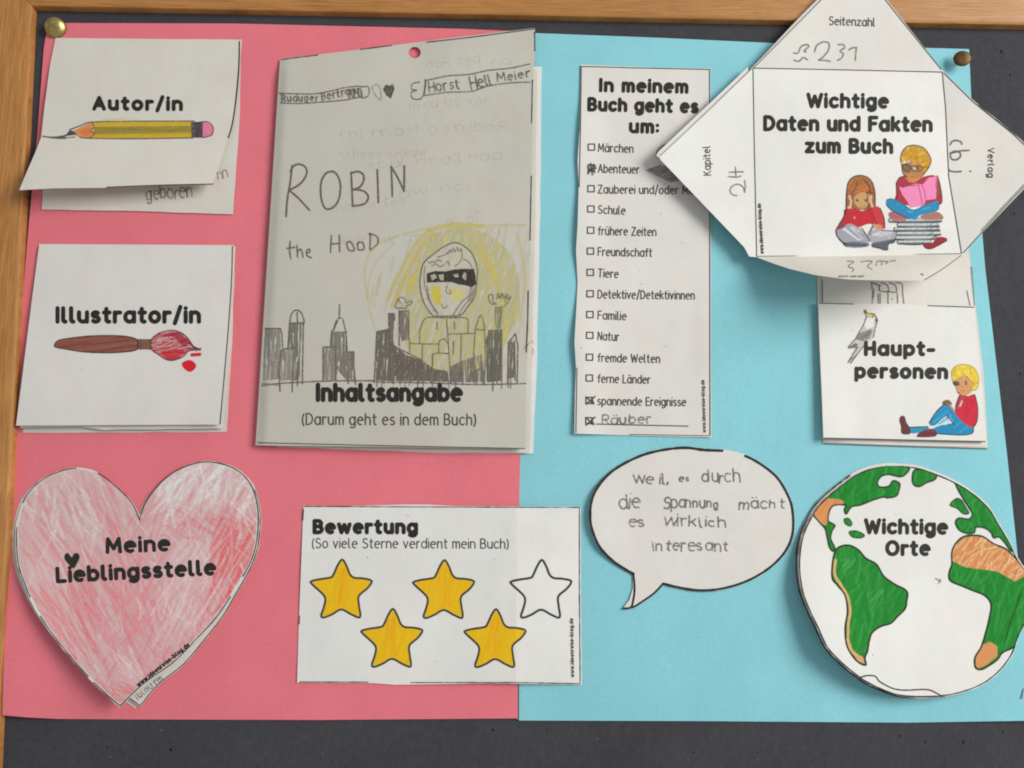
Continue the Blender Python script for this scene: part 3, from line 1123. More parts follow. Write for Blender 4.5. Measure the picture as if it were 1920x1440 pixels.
for q in ([(527, 111.5), (596, 103)], [(676, 92.5), (734, 85)], [(800, 79), (880, 70), (1002, 54)], [(1002.5, 60), (1003, 95)], [(998.5, 150), (997, 230)], [(996.5, 330), (994, 450)],
          [(990.5, 545), (989.5, 600), (987, 660)]):
    s.stroke(spline(q, n=5), 2.0, .15)
s.stroke(spline([(484, 830), (700, 835), (984, 841)], n=6), 1.6)
s.build('cut_line', cv, 'ink_grey')
Strokes(ht).text('Inhaltsangabe', 592, 754, 868, 754, 36, 7.8, gap=.14).build('heading', cv)
Strokes(ht).text('(Darum geht es in dem Buch)', 566, 797, 893, 798, 23, 2.5, gap=.2).build('subheading', cv, 'ink_grey')
DK = A(98, 93, 84)
c = Canvas(515, 85, 1000, 560)
FA = A(150, 146, 136)        # writing from the next page showing through
for i, (tx, a) in enumerate([('on', (925, 128, 962, 120)), ('dec Roa', (800, 130, 900, 118)), ('nov su dem', (770, 205, 920, 196)), ('Robin so Mann ihr', (640, 260, 950, 244)),
                             ('dan dann Lupe', (690, 318, 940, 300)), ('wurden vermitt', (640, 300, 800, 292)), ('ich wo', (750, 370, 880, 356)), ('Mit einem', (620, 400, 760, 384)),
                             ('Die Sa', (840, 424, 905, 414)), ('no rd wurde', (640, 460, 840, 450))]):
    c.text(tx[::-1], *a, 19, 2.2, FA, .11, seed=20 + i, jit=.06)
big = lambda pts: crop(460, 30, 3.4286, pts)
LW = 3.3
for q in ([(262, 1288), (270, 1180), (290, 1060), (300, 965)], [(290, 1000), (310, 965), (345, 952), (385, 970), (395, 1010), (370, 1060), (330, 1095), (282, 1120)], [(282, 1120), (340, 1170), (412, 1248)]):
    c.line(big(q), LW, DK, .9, .2, True)
c.line(big([(560, 1000), (520, 1010), (490, 1060), (484, 1130), (495, 1200), (520, 1240), (565, 1230), (600, 1180), (612, 1100), (600, 1040), (575, 1005), (550, 998)]), LW, DK, .9, .2, True)
for q in ([(680, 1005), (685, 1100), (690, 1222)], [(680, 1010), (725, 1000), (758, 1020), (760, 1060), (735, 1100), (690, 1118)], [(700, 1115), (760, 1125), (790, 1160), (775, 1200), (740, 1215), (692, 1222)],
          [(848, 988), (852, 1090), (855, 1198)], [(945, 1160), (942, 1060), (938, 970)], [(938, 968), (980, 1040), (1020, 1125)], [(1020, 1125), (1022, 1040), (1022, 965)]):
    c.line(big(q), LW, DK, .92, .2, True)
h2 = lambda pts: crop(460, 430, 3.348, pts)
for q in ([(282, 75), (278, 130), (285, 185)], [(262, 120), (310, 112)], [(325, 100), (328, 175)], [(328, 140), (350, 125), (362, 175)], [(385, 150), (405, 140), (400, 125), (385, 135), (388, 165), (415, 178)],
          [(540, 40), (535, 145)], [(590, 35), (592, 140)], [(537, 92), (592, 88)], [(635, 85), (650, 130), (685, 128), (660, 78), (635, 88)], [(705, 85), (710, 128), (745, 122), (735, 82), (705, 85)],
          [(785, 25), (782, 128)], [(775, 28), (825, 45), (830, 90), (785, 130)]):
    c.line(h2(q), 2.6, DK, .85, .25, True)
# boxed names beside two small hearts
c.line(big([(218, 497), (330, 500), (450, 500), (560, 480), (640, 460), (720, 452)]), 2, DK, .8, .3, True)
c.line(big([(222, 558), (350, 562), (500, 552), (640, 540), (740, 520)]), 2, DK, .8, .3, True)
c.line(big([(720, 450), (755, 455), (790, 455), (795, 500), (770, 525), (735, 520), (720, 490)]), 2, DK, .8, .3, True)
c.text('Ruduger', *big([(232, 552)])[0], *big([(470, 548)])[0], 14, 2.4, DK, .85, seed=31)
c.text('Bertram', *big([(490, 545)])[0], *big([(720, 500)])[0], 15, 2.4, DK, .85, seed=32)
c.hatch(big([(650, 470), (740, 460), (770, 520), (660, 530)]), 95, 3, 2, DK, .6)
c.line(big([(815, 455), (850, 440), (870, 480), (870, 540), (830, 500), (815, 455)]), 1.6, A(140, 136, 126), .7, .3, True)
blk = big([(885, 470), (905, 440), (930, 450), (950, 435), (958, 470), (935, 530), (905, 510)])
c.fill(blk, A(96, 92, 84), .9, .3)
c.hatch(blk, 70, 3, 2, A(70, 66, 60), .6)
c.line(big([(1160, 415), (1300, 385), (1440, 375), (1560, 350), (1700, 335), (1830, 308)]), 2, DK, .8, .3, True)
c.line(big([(1160, 510), (1300, 490), (1450, 485), (1560, 450), (1700, 430), (1830, 425)]), 2, DK, .8, .3, True)
c.line(big([(1120, 425), (1075, 435), (1070, 470), (1100, 478), (1068, 490), (1075, 530), (1130, 530), (1155, 470), (1160, 412)]), 2, DK, .8, .3, True)
c.line(big([(1158, 410), (1150, 510)]), 2.6, DK, .8)
c.text('Horst', *big([(1180, 492)])[0], *big([(1380, 468)])[0], 20, 2.5, DK, .85, seed=33)
c.text('Hell', *big([(1450, 474)])[0], *big([(1590, 444)])[0], 23, 2.6, DK, .85, seed=34)
c.text('Meier', *big([(1620, 425)])[0], *big([(1832, 396)])[0], 17, 2.5, DK, .85, seed=35)
c.build('pencil_lettering', cv, ht)

c = Canvas(485, 410, 998, 740)
YE = A(204, 192, 96)
z = lambda pts: crop(740, 440, 8, pts)
zz = lambda pts: crop(700, 520, 6.194, pts)
sk = lambda pts: crop(480, 540, 7.2, pts)
glow = [(690, 560), (740, 480), (800, 430), (860, 415), (920, 425), (990, 430), (993, 640), (960, 690), (880, 705), (800, 690), (745, 640), (740, 600)]
inner_glow = [(760, 560), (775, 500), (810, 445), (850, 425), (905, 435), (960, 480), (975, 560), (960, 620), (900, 690), (800, 690), (760, 640)]
c.hatch(inner_glow, 62, 6, 6, A(192, 186, 128), .26, smooth=True, length=110)
c.hatch(inner_glow, 82, 7, 6, A(196, 188, 116), .2, smooth=True, length=90)
c.hatch(glow, 75, 15, 4, A(190, 184, 136), .18, smooth=True, length=120)
for q, w, al in (([(728, 560), (745, 520), (772, 470), (800, 436), (845, 421), (905, 424)], 6, .45), ([(738, 575), (760, 520), (786, 468), (812, 440)], 10, .42), ([(766, 545), (776, 520)], 12, .5),
                 ([(690, 560), (684, 510), (700, 465), (760, 438), (850, 424), (985, 422)], 1.6, .5), ([(705, 620), (690, 560), (700, 500), (740, 455)], 1.5, .4),
                 ([(905, 460), (925, 510), (945, 570), (948, 640)], 9, .28), ([(900, 470), (930, 520)], 12, .3), ([(970, 440), (985, 520), (975, 600)], 5, .25)):
    c.line(q, w, A(206, 186, 70) if w > 4 else A(204, 192, 110), al, .2, True, soft=2.6)
# city skyline: pencil shaded towers
GR, GD = A(134, 129, 120), A(92, 87, 80)


def tower(poly, outl, c0=GR, al=.6, gap=3.2):
    c.hatch(poly, 89, gap * .85, 3.0, c0, al, length=46)
    for q in outl:
        c.line(q, 2.2, GD, .85, .3)


tower(sk([(120, 560), (330, 550), (345, 820), (310, 1230), (90, 1250)]), [sk([(125, 548), (330, 548), (352, 620), (358, 800)])], A(138, 132, 123))
tower(sk([(455, 470), (640, 470), (600, 760), (590, 1240), (490, 1250), (480, 820), (430, 800)]),
      [sk([(455, 470), (470, 370), (510, 310), (565, 295), (610, 330), (640, 400), (655, 470), (455, 475)]), sk([(455, 470), (430, 820)]), sk([(640, 470), (625, 1290)]), sk([(555, 330), (560, 470)])], A(116, 112, 103), .8)
tower(sk([(340, 830), (500, 830), (500, 1240), (330, 1250)]), [sk([(310, 1200), (330, 860), (370, 822), (500, 820), (560, 760)]), sk([(310, 1100), (325, 1395)]), sk([(490, 1100), (490, 1400)]), sk([(560, 1000), (560, 1330)])])
tower(sk([(1020, 590), (1220, 590), (1235, 860), (1260, 1280), (1180, 1200), (1100, 1100), (1090, 1230), (1050, 1230), (1000, 800)]),
      [sk([(1020, 590), (1005, 800)]), sk([(1215, 590), (1230, 860)]), sk([(1020, 590), (1050, 560), (1080, 450), (1125, 400), (1175, 420), (1190, 500), (1215, 590)]), sk([(1128, 230), (1125, 400)]),
       sk([(1100, 450), (1050, 560)]), sk([(1240, 900), (1245, 1290)]), sk([(1075, 800), (1075, 1250)])], A(120, 115, 106), .8)
tower(sk([(900, 800), (1060, 800), (1060, 1240), (900, 1240)]), [sk([(905, 1240), (905, 795), (1080, 800)])])
tower(sk([(1230, 860), (1330, 860), (1330, 1280), (1240, 1200)]), [sk([(1240, 865), (1320, 862), (1320, 1050), (1345, 1300)]), sk([(1290, 870), (1300, 1100)])], A(124, 118, 110))
tower(zz([(40, 620), (190, 600), (215, 760), (380, 900), (560, 960), (700, 1060), (860, 1090), (880, 1210), (30, 1200)]), [zz([(10, 1210), (40, 640), (190, 600)]), zz([(190, 600), (240, 800), (560, 960)])], A(104, 96, 88), .8, 2.6)
c.hatch(zz([(240, 860), (560, 960), (700, 1060), (860, 1090), (880, 1210), (240, 1180)]), 55, 3.4, 2.4, A(98, 86, 80), .6, length=40)
tower(zz([(180, 420), (245, 420), (240, 520), (225, 800), (190, 600)]), [zz([(180, 600), (180, 420), (245, 425), (245, 500)])], A(108, 103, 95), .85, 2.4)
tower(zz([(300, 390), (410, 390), (410, 720), (330, 740), (300, 600)]), [zz([(300, 390), (410, 390), (412, 720)]), zz([(300, 395), (300, 800)])], A(118, 108, 106), .85, 2.4)
tower(zz([(1050, 960), (1260, 890), (1300, 1220), (890, 1220), (880, 1040)]), [], A(112, 106, 97), .65, 3)
tower(zz([(1340, 620), (1490, 610), (1490, 860), (1480, 1200), (1320, 1220), (1300, 740)]), [zz([(1340, 620), (1490, 610), (1490, 1200)]), zz([(1385, 880), (1388, 1320)])], A(98, 96, 86), .85, 2.4)
tower(zz([(1410, 340), (1510, 330), (1480, 600), (1410, 600)]), [], A(120, 116, 98), .7, 2.6)
tower(zz([(1570, 760), (1640, 720), (1640, 1160), (1560, 1180)]), [zz([(1570, 760), (1650, 655), (1680, 800), (1670, 1240)]), zz([(1570, 760), (1560, 1220)]), zz([(1640, 740), (1650, 1200)])], A(104, 98, 90), .8, 2.6)
for q in ([(430, 770), (750, 775)], [(570, 780), (560, 1200)], [(540, 770), (540, 620), (600, 480), (690, 465)], [(850, 470), (880, 900), (900, 1240)], [(870, 660), (1170, 650)], [(1020, 660), (1015, 1180)],
          [(1095, 660), (1100, 500), (1040, 465)], [(690, 465), (850, 470), (1040, 465)], [(760, 780), (770, 740), (820, 715), (860, 760)], [(690, 1000), (700, 890), (870, 885)], [(690, 890), (680, 1180)],
          [(760, 780), (760, 880)], [(1170, 900), (1170, 1200)], [(1185, 600), (1165, 900)], [(1290, 600), (1300, 900), (1290, 1250)], [(1185, 600), (1245, 440), (1290, 600), (1185, 600)],
          [(740, 520), (740, 600)], [(940, 520), (945, 600)], [(420, 720), (425, 870)], [(930, 740), (930, 900)]):
    c.line(zz(q), 2.1, GD, .8, .3, True)
for _ in range(46):
    x = c.r.uniform(703, 968)
    c.line([(x, c.r.uniform(690, 706)), (x + c.r.normal(0, 1.5), c.r.uniform(712, 730))], 2.2, A(112, 106, 97), .6)
c.line(sk([(80, 1320), (300, 1290), (640, 1270), (1000, 1255), (1580, 1250)]), 2.2, GD, .75, .3, True)
c.line([(700, 716), (800, 718), (900, 721), (986, 719)], 2.2, GD, .75, .3, True)
c.line(sk([(90, 1290), (300, 1310)]), 4, GR, .4)
# hooded figure with an eye mask
PA = A(188, 182, 168)
hood = z([(380, 760), (390, 600), (440, 420), (600, 280), (760, 170), (900, 120), (1020, 160), (1140, 260), (1210, 400), (1240, 550), (1225, 760), (1190, 940), (1080, 1100), (1000, 1200),
          (870, 1220), (640, 1220), (560, 1200), (450, 1040), (400, 900)])
c.fill(hood, PA, .8, .08, True)
face = z([(500, 560), (560, 400), (700, 350), (900, 300), (1040, 370), (1160, 500), (1150, 780), (1080, 960), (940, 1080), (850, 1190), (640, 1190), (540, 1050), (490, 850)])
c.hatch(z([(540, 760), (700, 770), (700, 1060), (620, 1060), (520, 880)]), 80, 4, 4, A(192, 174, 52), .75, length=26)
c.hatch(z([(820, 790), (1040, 820), (1030, 960), (860, 1020)]), 75, 5, 4, A(196, 184, 84), .65, length=22)
c.line(hood, 2.6, A(96, 92, 82), .95, .2, True, True)
for q in ([(460, 480), (440, 600), (460, 800), (520, 980), (640, 1190)], [(1140, 780), (1120, 900), (1000, 1020), (880, 1200)], [(490, 760), (500, 900), (560, 1050), (650, 1180)], [(1160, 960), (1060, 1040), (960, 1200)],
          [(640, 340), (760, 300), (800, 260)], [(1000, 220), (1010, 340), (960, 430), (900, 470)], [(1030, 370), (1100, 400), (1160, 490)], [(500, 400), (530, 430), (560, 400), (600, 420), (640, 380), (700, 400)],
          [(800, 290), (830, 230), (850, 270), (880, 200), (900, 260), (940, 190), (960, 250), (1000, 200)], [(560, 470), (620, 440), (680, 480), (740, 450)], [(770, 430), (800, 400), (820, 460)],
          [(790, 770), (770, 850), (820, 890), (850, 870), (830, 830)], [(700, 1040), (720, 1090), (770, 1095), (795, 1060)]):
    c.line(z(q), 2.1, A(98, 93, 84), .9, .2, True)
c.hatch(z([(500, 780), (540, 1000), (640, 1180), (600, 1190), (480, 960)]), 60, 3.5, 2.8, A(122, 116, 106), .7)
c.hatch(z([(1140, 780), (1210, 760), (1180, 940), (1080, 1000)]), 60, 3.5, 2.8, A(122, 116, 106), .7)
mask = z([(480, 580), (600, 545), (760, 550), (870, 525), (960, 515), (1080, 510), (1190, 510), (1215, 620), (1222, 745), (1150, 790), (1080, 765), (950, 745), (850, 710), (760, 712), (600, 715), (480, 720)])
c.fill(mask, A(46, 42, 38), .97, .05)
for q in ([(535, 610), (600, 590), (640, 640), (560, 690)], [(655, 600), (735, 590), (735, 690), (680, 680)], [(880, 600), (950, 585), (960, 640), (900, 640)], [(1010, 620), (1050, 560), (1075, 590), (1070, 690), (1030, 660)]):
    c.fill(z(q), A(170, 165, 150), .85, .1)
# raised hands
c.line(z([(20, 1040), (60, 960), (120, 940), (160, 980), (180, 1020), (240, 990), (255, 1030), (180, 1070), (170, 1110), (100, 1100), (30, 1100), (10, 1060)]), 2, GD, .8, .3, True)
c.fill(z([(40, 1050), (150, 1010), (160, 1080), (100, 1090)]), PA, .6)
c.line(z([(60, 980), (90, 1020)]), 1.8, GD, .8)
c.line(z([(1500, 1050), (1430, 1020), (1410, 930), (1440, 890), (1475, 920), (1470, 1000), (1530, 1040)]), 2, GD, .8, .3, True)
c.line(z([(1540, 960), (1550, 880), (1580, 950), (1610, 880), (1640, 950), (1680, 890), (1690, 960), (1740, 930), (1700, 1010), (1640, 1080)]), 2.4, GD, .75, .3, True)
c.hatch(z([(1540, 900), (1720, 900), (1700, 1030), (1600, 1000)]), 70, 6, 2.6, A(126, 122, 112), .5)
c.line([(984, 652), (996, 640)], 1.6, GD, .6)
c.build('skyline_drawing', cv, ht, .1)
c = Canvas(985, 620, 1012, 690)
c.line([(994, 632), (999, 640), (996, 650), (1000, 658), (994, 672)], 1.6, A(130, 135, 132), .7, .3, True)
c.build('pencil_mark', ti, hti1, .12)

# ------------------------------------------------------------------ genre checklist
ge = root_at('genre_checklist', 'narrow white checklist headed In meinem Buch geht es um with small tick boxes', 'checklist', 1208, 470)


def hg(x, y):
    return hp(x, y) + .7 + (1.5 + .8 * np.sin(y / 31.0) + .6 * np.sin(y / 53. + 1)) * ramp01(1150 - x, 0, 70) * ramp01(y, 130, 240) + .5 * ramp01(x, 1290, 1330) * (1 + np.sin(y / 44.))


gs = sheet('checklist_sheet', [(1089, 121), (1150, 123), (1230, 127), (1332, 128), (1333, 300), (1333, 560), (1334, 820), (1200, 817), (1077, 813), (1078, 740), (1080, 690), (1077, 640), (1080, 590), (1083, 530),
                             (1080, 470), (1083, 420), (1085, 350), (1083, 300), (1087, 240)], hg, MAT['white'], ge, 9)
s = Strokes(hg)
s.stroke([(1090, 124.5), (1160, 126), (1180, 127), (1331, 130)], 1.6)
s.stroke([(1090, 125), (1088.5, 240), (1086, 350)], 1.8)
s.stroke([(1330.5, 130), (1331, 560), (1331.5, 816)], 1.7)
s.stroke([(1082, 690), (1080, 811)], 1.5)
s.stroke([(1180, 814.5), (1330, 817)], 1.3)
s.build('cut_line', gs, 'ink_grey')
Strokes(hg).text('In meinem', 1123, 173, 1291, 176, 27, 6.2, gap=.16).build('heading', gs)
Strokes(hg).text('Buch geht es', 1101, 209, 1310, 213, 27, 6.2, gap=.16).build('heading', gs)
Strokes(hg).text('um:', 1179, 250, 1236, 251, 27, 6.2, gap=.16).build('heading', gs)
rows = [('M\u00e4rchen', 283, 1188), ('Abenteuer', 322, 1199), ('Zauberei und/oder Magie', 361, 1325), ('Schule', 399, 1173), ('fr\u00fchere Zeiten', 439, 1231), ('Freundschaft', 478, 1223),
        ('Tiere', 518, 1160), ('Detektive/Detektivinnen', 558, 1303), ('Familie', 597, 1175), ('Natur', 636, 1161), ('fremde Welten', 677, 1238), ('ferne L\u00e4nder', 716, 1220),
        ('spannende Ereignisse', 758, 1287), (None, 796, 0)]
for i, (tx, y, x1) in enumerate(rows):
    xb = 1103 - i * .35
    s = Strokes(hg)
    s.stroke([(xb, y - 13), (xb + 12, y - 13), (xb + 12, y - 1.5), (xb, y - 1.5), (xb, y - 13)], 2.3)
    s.build('tick_box', gs, 'ink_grey')
    if tx:
        Strokes(hg).text(tx, 1121 - i * .1, y + 2, x1, y + 4, 17, 2.1, gap=.16).build('text_line', gs, 'ink_grey')
s = Strokes(hg)
s.stroke([(1118, 795), (1200, 797), (1290, 799)], 2.0)
s.build('writing_line', gs, 'ink_grey')
Strokes(hg).text('www.ideenreise-blog.de', 1324, 811, 1321, 712, 7, 1.6, gap=.1).build('web_address', gs, 'ink_grey')
c = Canvas(1090, 260, 1331, 815)
for q in ([(1102, 312), (1116, 322)], [(1114, 308), (1103, 326)], [(1104, 318), (1118, 315)], [(1108, 306), (1111, 328)], [(1102, 324), (1117, 311)], [(1106, 308), (1114, 325)]):
    c.line(q, 2.2, A(70, 68, 62), .85)
c.build('pencil_tick', gs, hg, .3)
for y in (744, 783):
    c = Canvas(1092, y - 8, 1124, y + 22)
    c.line([(1099, y), (1113, y + 13)], 2.3, A(62, 60, 56), .85)
    c.line([(1116, y - 1), (1099, y + 14)], 2.3, A(62, 60, 56), .85)
    c.line([(1110, y + 4), (1114, y + 13)], 2.3, A(62, 60, 56), .7)
    c.build('pencil_tick', gs, hg, .3)
c = Canvas(1110, 770, 1240, 815)
rb = lambda pts: crop(1060, 470, 4, pts)
c.text('R\u00e4uber', *rb([(270, 1305)])[0], *rb([(650, 1300)])[0], 19, 2.0, A(84, 82, 76), .85, seed=44)
c.build('handwriting', gs, hg, .3)
c = Canvas(1200, 260, 1331, 345)
# two grey patches, one hatched, beside the second line
dd = crop(1060, 100, 3.79, [(575, 830), (620, 812), (680, 795), (740, 800), (820, 860), (850, 900), (790, 910), (740, 912), (670, 880), (610, 850)])
c.fill(dd, A(150, 146, 138), .45, .25, True)
c.hatch(dd, 25, 3.4, 2, A(122, 119, 112), .5, smooth=True)
d2 = crop(1060, 100, 3.79, [(652, 740), (650, 700), (690, 655), (750, 640), (760, 660), (720, 700), (690, 740)])
c.fill(d2, A(140, 130, 124), .6, .25, True)
c.line(d2, 2, A(112, 102, 98), .7, .3, True, True)
c.build('grey_patches', gs, hg, .3)
c = Canvas(1080, 380, 1331, 700)
for x, y in ((1200, 507), (1203, 532), (1249, 649), (1090, 652), (1240, 400), (1280, 455)):
    c.line([(x, y)], 2, A(140, 138, 132), .5)
c.build('specks', gs, hg, .3)['kind'] = 'stuff'

# ------------------------------------------------------------------ rating card
ra = root_at('rating_card', 'white card headed Bewertung with four stars coloured yellow and one left blank', 'card', 825, 1115)


def hr(x, y):
    return hp(x, y) + .75 + 2.6 * np.where(x < 968, ramp01(x, 640, 968) * .35 + .65 * np.clip((x - 800) / 168, 0, 1) ** 2, np.clip((1092 - x) / 124, 0, 1) ** 1.0) + .25 * np.sin(y / 40.) * ramp01(620 - x, 0, 50)


rs = sheet('card_sheet', [(569, 948), (650, 949), (760, 946), (800, 946), (860, 949), (1089, 950), (1089, 1100), (1091, 1284), (920, 1281), (820, 1283), (740, 1284), (700, 1281), (557, 1280), (560, 1180), (565, 1050)],
           hr, MAT['white_bright'], ra, 9, creases=[[(969, 950), (968.5, 1100), (968, 1281.5)]], sharp=3)
s = Strokes(hr)
for q in ([(571, 949.5), (1087, 951.5)], [(1086.5, 952), (1086.5, 1100), (1088, 1281)], [(569, 955), (568, 975)], [(562, 1278.5), (690, 1279)], [(770, 1280), (960, 1279.5), (1087, 1282)], [(562, 1155), (561, 1170)]):
    s.stroke(q, 1.7, .2)
s.build('cut_line', rs, 'ink_grey')
Strokes(hr).text('Bewertung', 586, 1002, 784, 1002, 28.5, 7.0, gap=.13).build('heading', rs)
Strokes(hr).text('(So viele Sterne verdient mein Buch)', 585, 1028, 954, 1029, 19.5, 2.0, gap=.17).build('subheading', rs, 'ink_grey')
Strokes(hr).text('www.ideenreise-blog.de', 1077, 1270, 1075, 1159, 7.5, 1.9, gap=.1).build('web_address', rs, 'ink_grey')


def star(cx, cy, yellow, seed, lab):
    # drawn from the photographed outline of the first star, around its centre
    raw = [(345, 438), (372, 480), (392, 530), (420, 552), (470, 556), (520, 566), (528, 582), (500, 620), (448, 668), (450, 730), (458, 785), (448, 802), (400, 782), (338, 752), (280, 782), (228, 802),
           (212, 790), (228, 740), (238, 690), (222, 655), (152, 590), (152, 574), (200, 562), (272, 550), (290, 530), (318, 470)]
    P = [(cx + (x - 340) / 3.368, cy + (y - 630) / 3.368) for x, y in raw]
    c = Canvas(cx - 62, cy - 64, cx + 62, cy + 60, .8, seed)
    if yellow:
        q = [(cx + (x - cx) * .94 + .5, cy + (y - cy) * .94) for x, y in P]
        c.fill(P, A(226, 208, 150), .7, .2, True)
        c.fill(q, A(238, 178, 18), .98, .03, True)
        c.hatch(q, 70, 7, 6, A(232, 164, 10), .3, smooth=True)
        c.hatch([(cx - 12, cy - 40), (cx + 14, cy - 40), (cx + 12, cy + 30), (cx - 16, cy + 30)], 85, 6, 5, A(226, 150, 24), .35)
    c.line(P, 3.6, A(44, 37, 24) if yellow else A(40, 40, 38), .97, .08, True, True, .9)
    c.build('star_drawing', rs, hr, .1, lab)


star(640.5, 1106.5, True, 11, 'upper left star coloured yellow')
star(832.5, 1107.5, True, 12, 'upper middle star coloured yellow')
star(1015, 1107, False, 13, 'upper right star left uncoloured')
star(735.5, 1199, True, 14, 'lower left star coloured yellow')
star(929, 1199.5, True, 15, 'lower right star coloured yellow')
c = Canvas(590, 950, 960, 1280)
for x, y, k in ((689, 1045, 2.6), (765, 966, 1.8), (927, 1049, 1.8), (600, 1150, 1.4), (950, 1000, 1.4), (700, 1090, 1.2), (820, 1240, 1.4)):
    c.line([(x, y)], k, A(120, 116, 112), .6)
c.build('specks', rs, hr)['kind'] = 'stuff'

# ------------------------------------------------------------------ speech bubble
sp = root_at('speech_bubble', 'white paper speech bubble with a black outline and four lines of pencil handwriting', 'paper cut-out', 1295, 980)
cb = lambda pts: crop(1080, 820, 4.235, pts)
body = cb([(450, 1092), (380, 1052), (290, 992), (190, 892), (135, 785), (105, 680), (103, 560), (130, 450), (190, 352), (280, 262), (400, 187), (540, 126), (700, 88), (870, 72), (1020, 90), (1200, 100), (1350, 138),
           (1480, 208), (1595, 300), (1665, 400), (1722, 530), (1738, 680), (1724, 800), (1672, 912), (1572, 1022), (1440, 1112), (1290, 1178), (1120, 1218), (960, 1224), (800, 1198), (690, 1170)])
tail = cb([(625, 1243), (530, 1312), (450, 1357), (372, 1360), (425, 1290), (452, 1200)])
bub = np.vstack([spline(body, n=4), spline([body[-1]] + tail[:3], n=4)[1:], np.array(tail[3:])])


def hs(x, y):
    return hp(x, y) + .6 + 2.4 * ramp01(1200 - x, 0, 100) * ramp01(y, 860, 960) * (1 - ramp01(y, 1010, 1090)) + .5 * ramp01(y, 1090, 1140)


bs = sheet('bubble_sheet', rough_edge(bub, .35, 20, seed=14), hs, MAT['white'], sp, 9)
s = Strokes(hs)
cc = np.array([1297, 975.])
inn_ = spline([(x + (cc[0] - x) * .014, y + (cc[1] - y) * .018) for x, y in body], n=5)
s.stroke(inn_[:75], 4.9, .08)  # printed line, drawn wider here to take in the shadow on the left
s.stroke(inn_[80:], 4.5, .06)
tl = spline([inn_[-1]] + cb([(622, 1236), (530, 1302), (462, 1345), (440, 1348)]), n=5)
s.stroke(tl, 3.6)
s.stroke(spline([inn_[0]] + cb([(466, 1200), (456, 1290), (436, 1350), (376, 1358)]), n=5), 3.6)
s.build('outline', bs)
c = Canvas(1130, 860, 1480, 1070)
HW = A(108, 106, 100)
for i, (tx, a, cap) in enumerate([('weil,', (450, 365, 740, 372), 22), ('es', (815, 355, 905, 355), 15), ('durch', (1000, 358, 1300, 356), 24), ('die', (340, 568, 510, 568), 26), ('Spannung', (695, 570, 1140, 560), 21),
                               ('m\u00e4cht', (1285, 565, 1650, 570), 21), ('es', (420, 715, 535, 712), 19), ('wirklich', (690, 705, 1195, 715), 21), ('interesant', (612, 905, 1215, 905), 23)]):
    p0, p1 = cb([a[:2], a[2:]])
    c.text(tx, *p0, *p1, cap, 2.6, HW, .95, seed=50 + i, jit=.045, hvar=.12, gap=.15)
c.build('handwriting', bs, hs)

# ------------------------------------------------------------------ fold-out facts envelope
en = root_at('facts_envelope', 'white fold-out paper headed Wichtige Daten und Fakten with four pointed flaps opened outwards', 'folded paper', 1600, 300)


def rc(y):           # right fold
    return np.interp(y, [0, 133, 200, 330, 477, 600], [1768, 1768, 1774, 1780, 1804, 1812])


def he_(x, y):
    x, y = np.asarray(x, float), np.asarray(y, float)
    b = hp(x, y) + 4.6 + 3.6 * ramp01(y, 200, 480) + 2.0 * ramp01(x, 1600, 1800) * ramp01(y, 150, 480) + .8 * np.cos((x - 1590) / 70.) * np.cos((y - 300) / 80.)
    lcx = np.interp(y, [126, 482], [1411, 1418])
    b = b + 4.6 * (np.clip((lcx - x) / 176, 0, 1.2)) ** 1.15
    b = b + 6.5 * np.clip((rc(y) - x) * -1 / 170, 0, 1.2)
    b = b + 8.0 * np.clip((127 - y + (x - 1411) * .02) / 200, 0, 1.2)
    yb = np.interp(x, [1418, 1804], [482, 477])
    t = np.clip((y - yb) / 44, 0, 1.2)
    b = b + 34 * t ** .9 * (.25 + .75 * np.clip(np.sin(np.clip((x - 1418) / 386, 0, 1) * math.pi), 0, 1) ** .6)
    return b


hsh = lambda x, y: hp(x, y) + .5
sheet('glued_base', [(1425, 140), (1760, 148), (1775, 465), (1430, 470)], hsh, MAT['white'], en, 20)
sheet('folded_underside', [(1418, 134), (1762, 142), (1790, 470), (1424, 474)], lambda x, y: he_(x, y) - 1.6, MAT['white'], en, 14, t=.8)
tl_, tr_, br_, bl_ = (1411, 126), (1768, 133), (1804, 477), (1418, 482)
cl = [tl_, (1413, 250), (1418, 482)]
crr = [tr_, (1774, 200), (1780, 330), br_]
ct = [tl_, (1590, 129), tr_]
cbm = [bl_, (1610, 480), br_]
pan = sheet('centre_panel', cl + [(1610, 480)] + crr[::-1] + [(1590, 129)], he_, MAT['white_bright'], en, 9, sharp=30)
fl = sheet('left_flap', [tl_] + [(1328, 205), (1240, 287), (1235, 293), (1240, 301), (1330, 395), (1395, 463), (1405, 481)] + [bl_, (1413, 250)], he_, MAT['white_bright'], en, 9, sharp=30)
sheet('flap_lining', [(x - 2.5, y - 2.5) for x, y in [(1405, 128), (1326, 203), (1237, 287), (1233, 294), (1244, 306), (1330, 392), (1395, 458), (1408, 470), (1408, 250)]], lambda x, y: he_(x, y) - .5, MAT['white'], en, 12, t=.3)
ft = sheet('top_flap', [tl_, (1500, 36), (1590, -54), (1606, -66), (1620, -56), (1690, 34), tr_, (1590, 129)], he_, MAT['white'], en, 10, sharp=30)
sheet('flap_lining', [(x - 1.5, y - 3.) for x, y in [(1417, 124), (1500, 36), (1590, -54), (1606, -62), (1618, -54), (1686, 34), (1758, 126), (1590, 122)]], lambda x, y: he_(x, y) - .5, MAT['white'], en, 12, t=.3)
fr_ = sheet('right_flap', [tr_, (1826, 189), (1900, 248), (1950, 296), (1963, 308), (1955, 318), (1880, 396), br_, (1780, 330), (1774, 200)], he_, MAT['white'], en, 10, sharp=30)
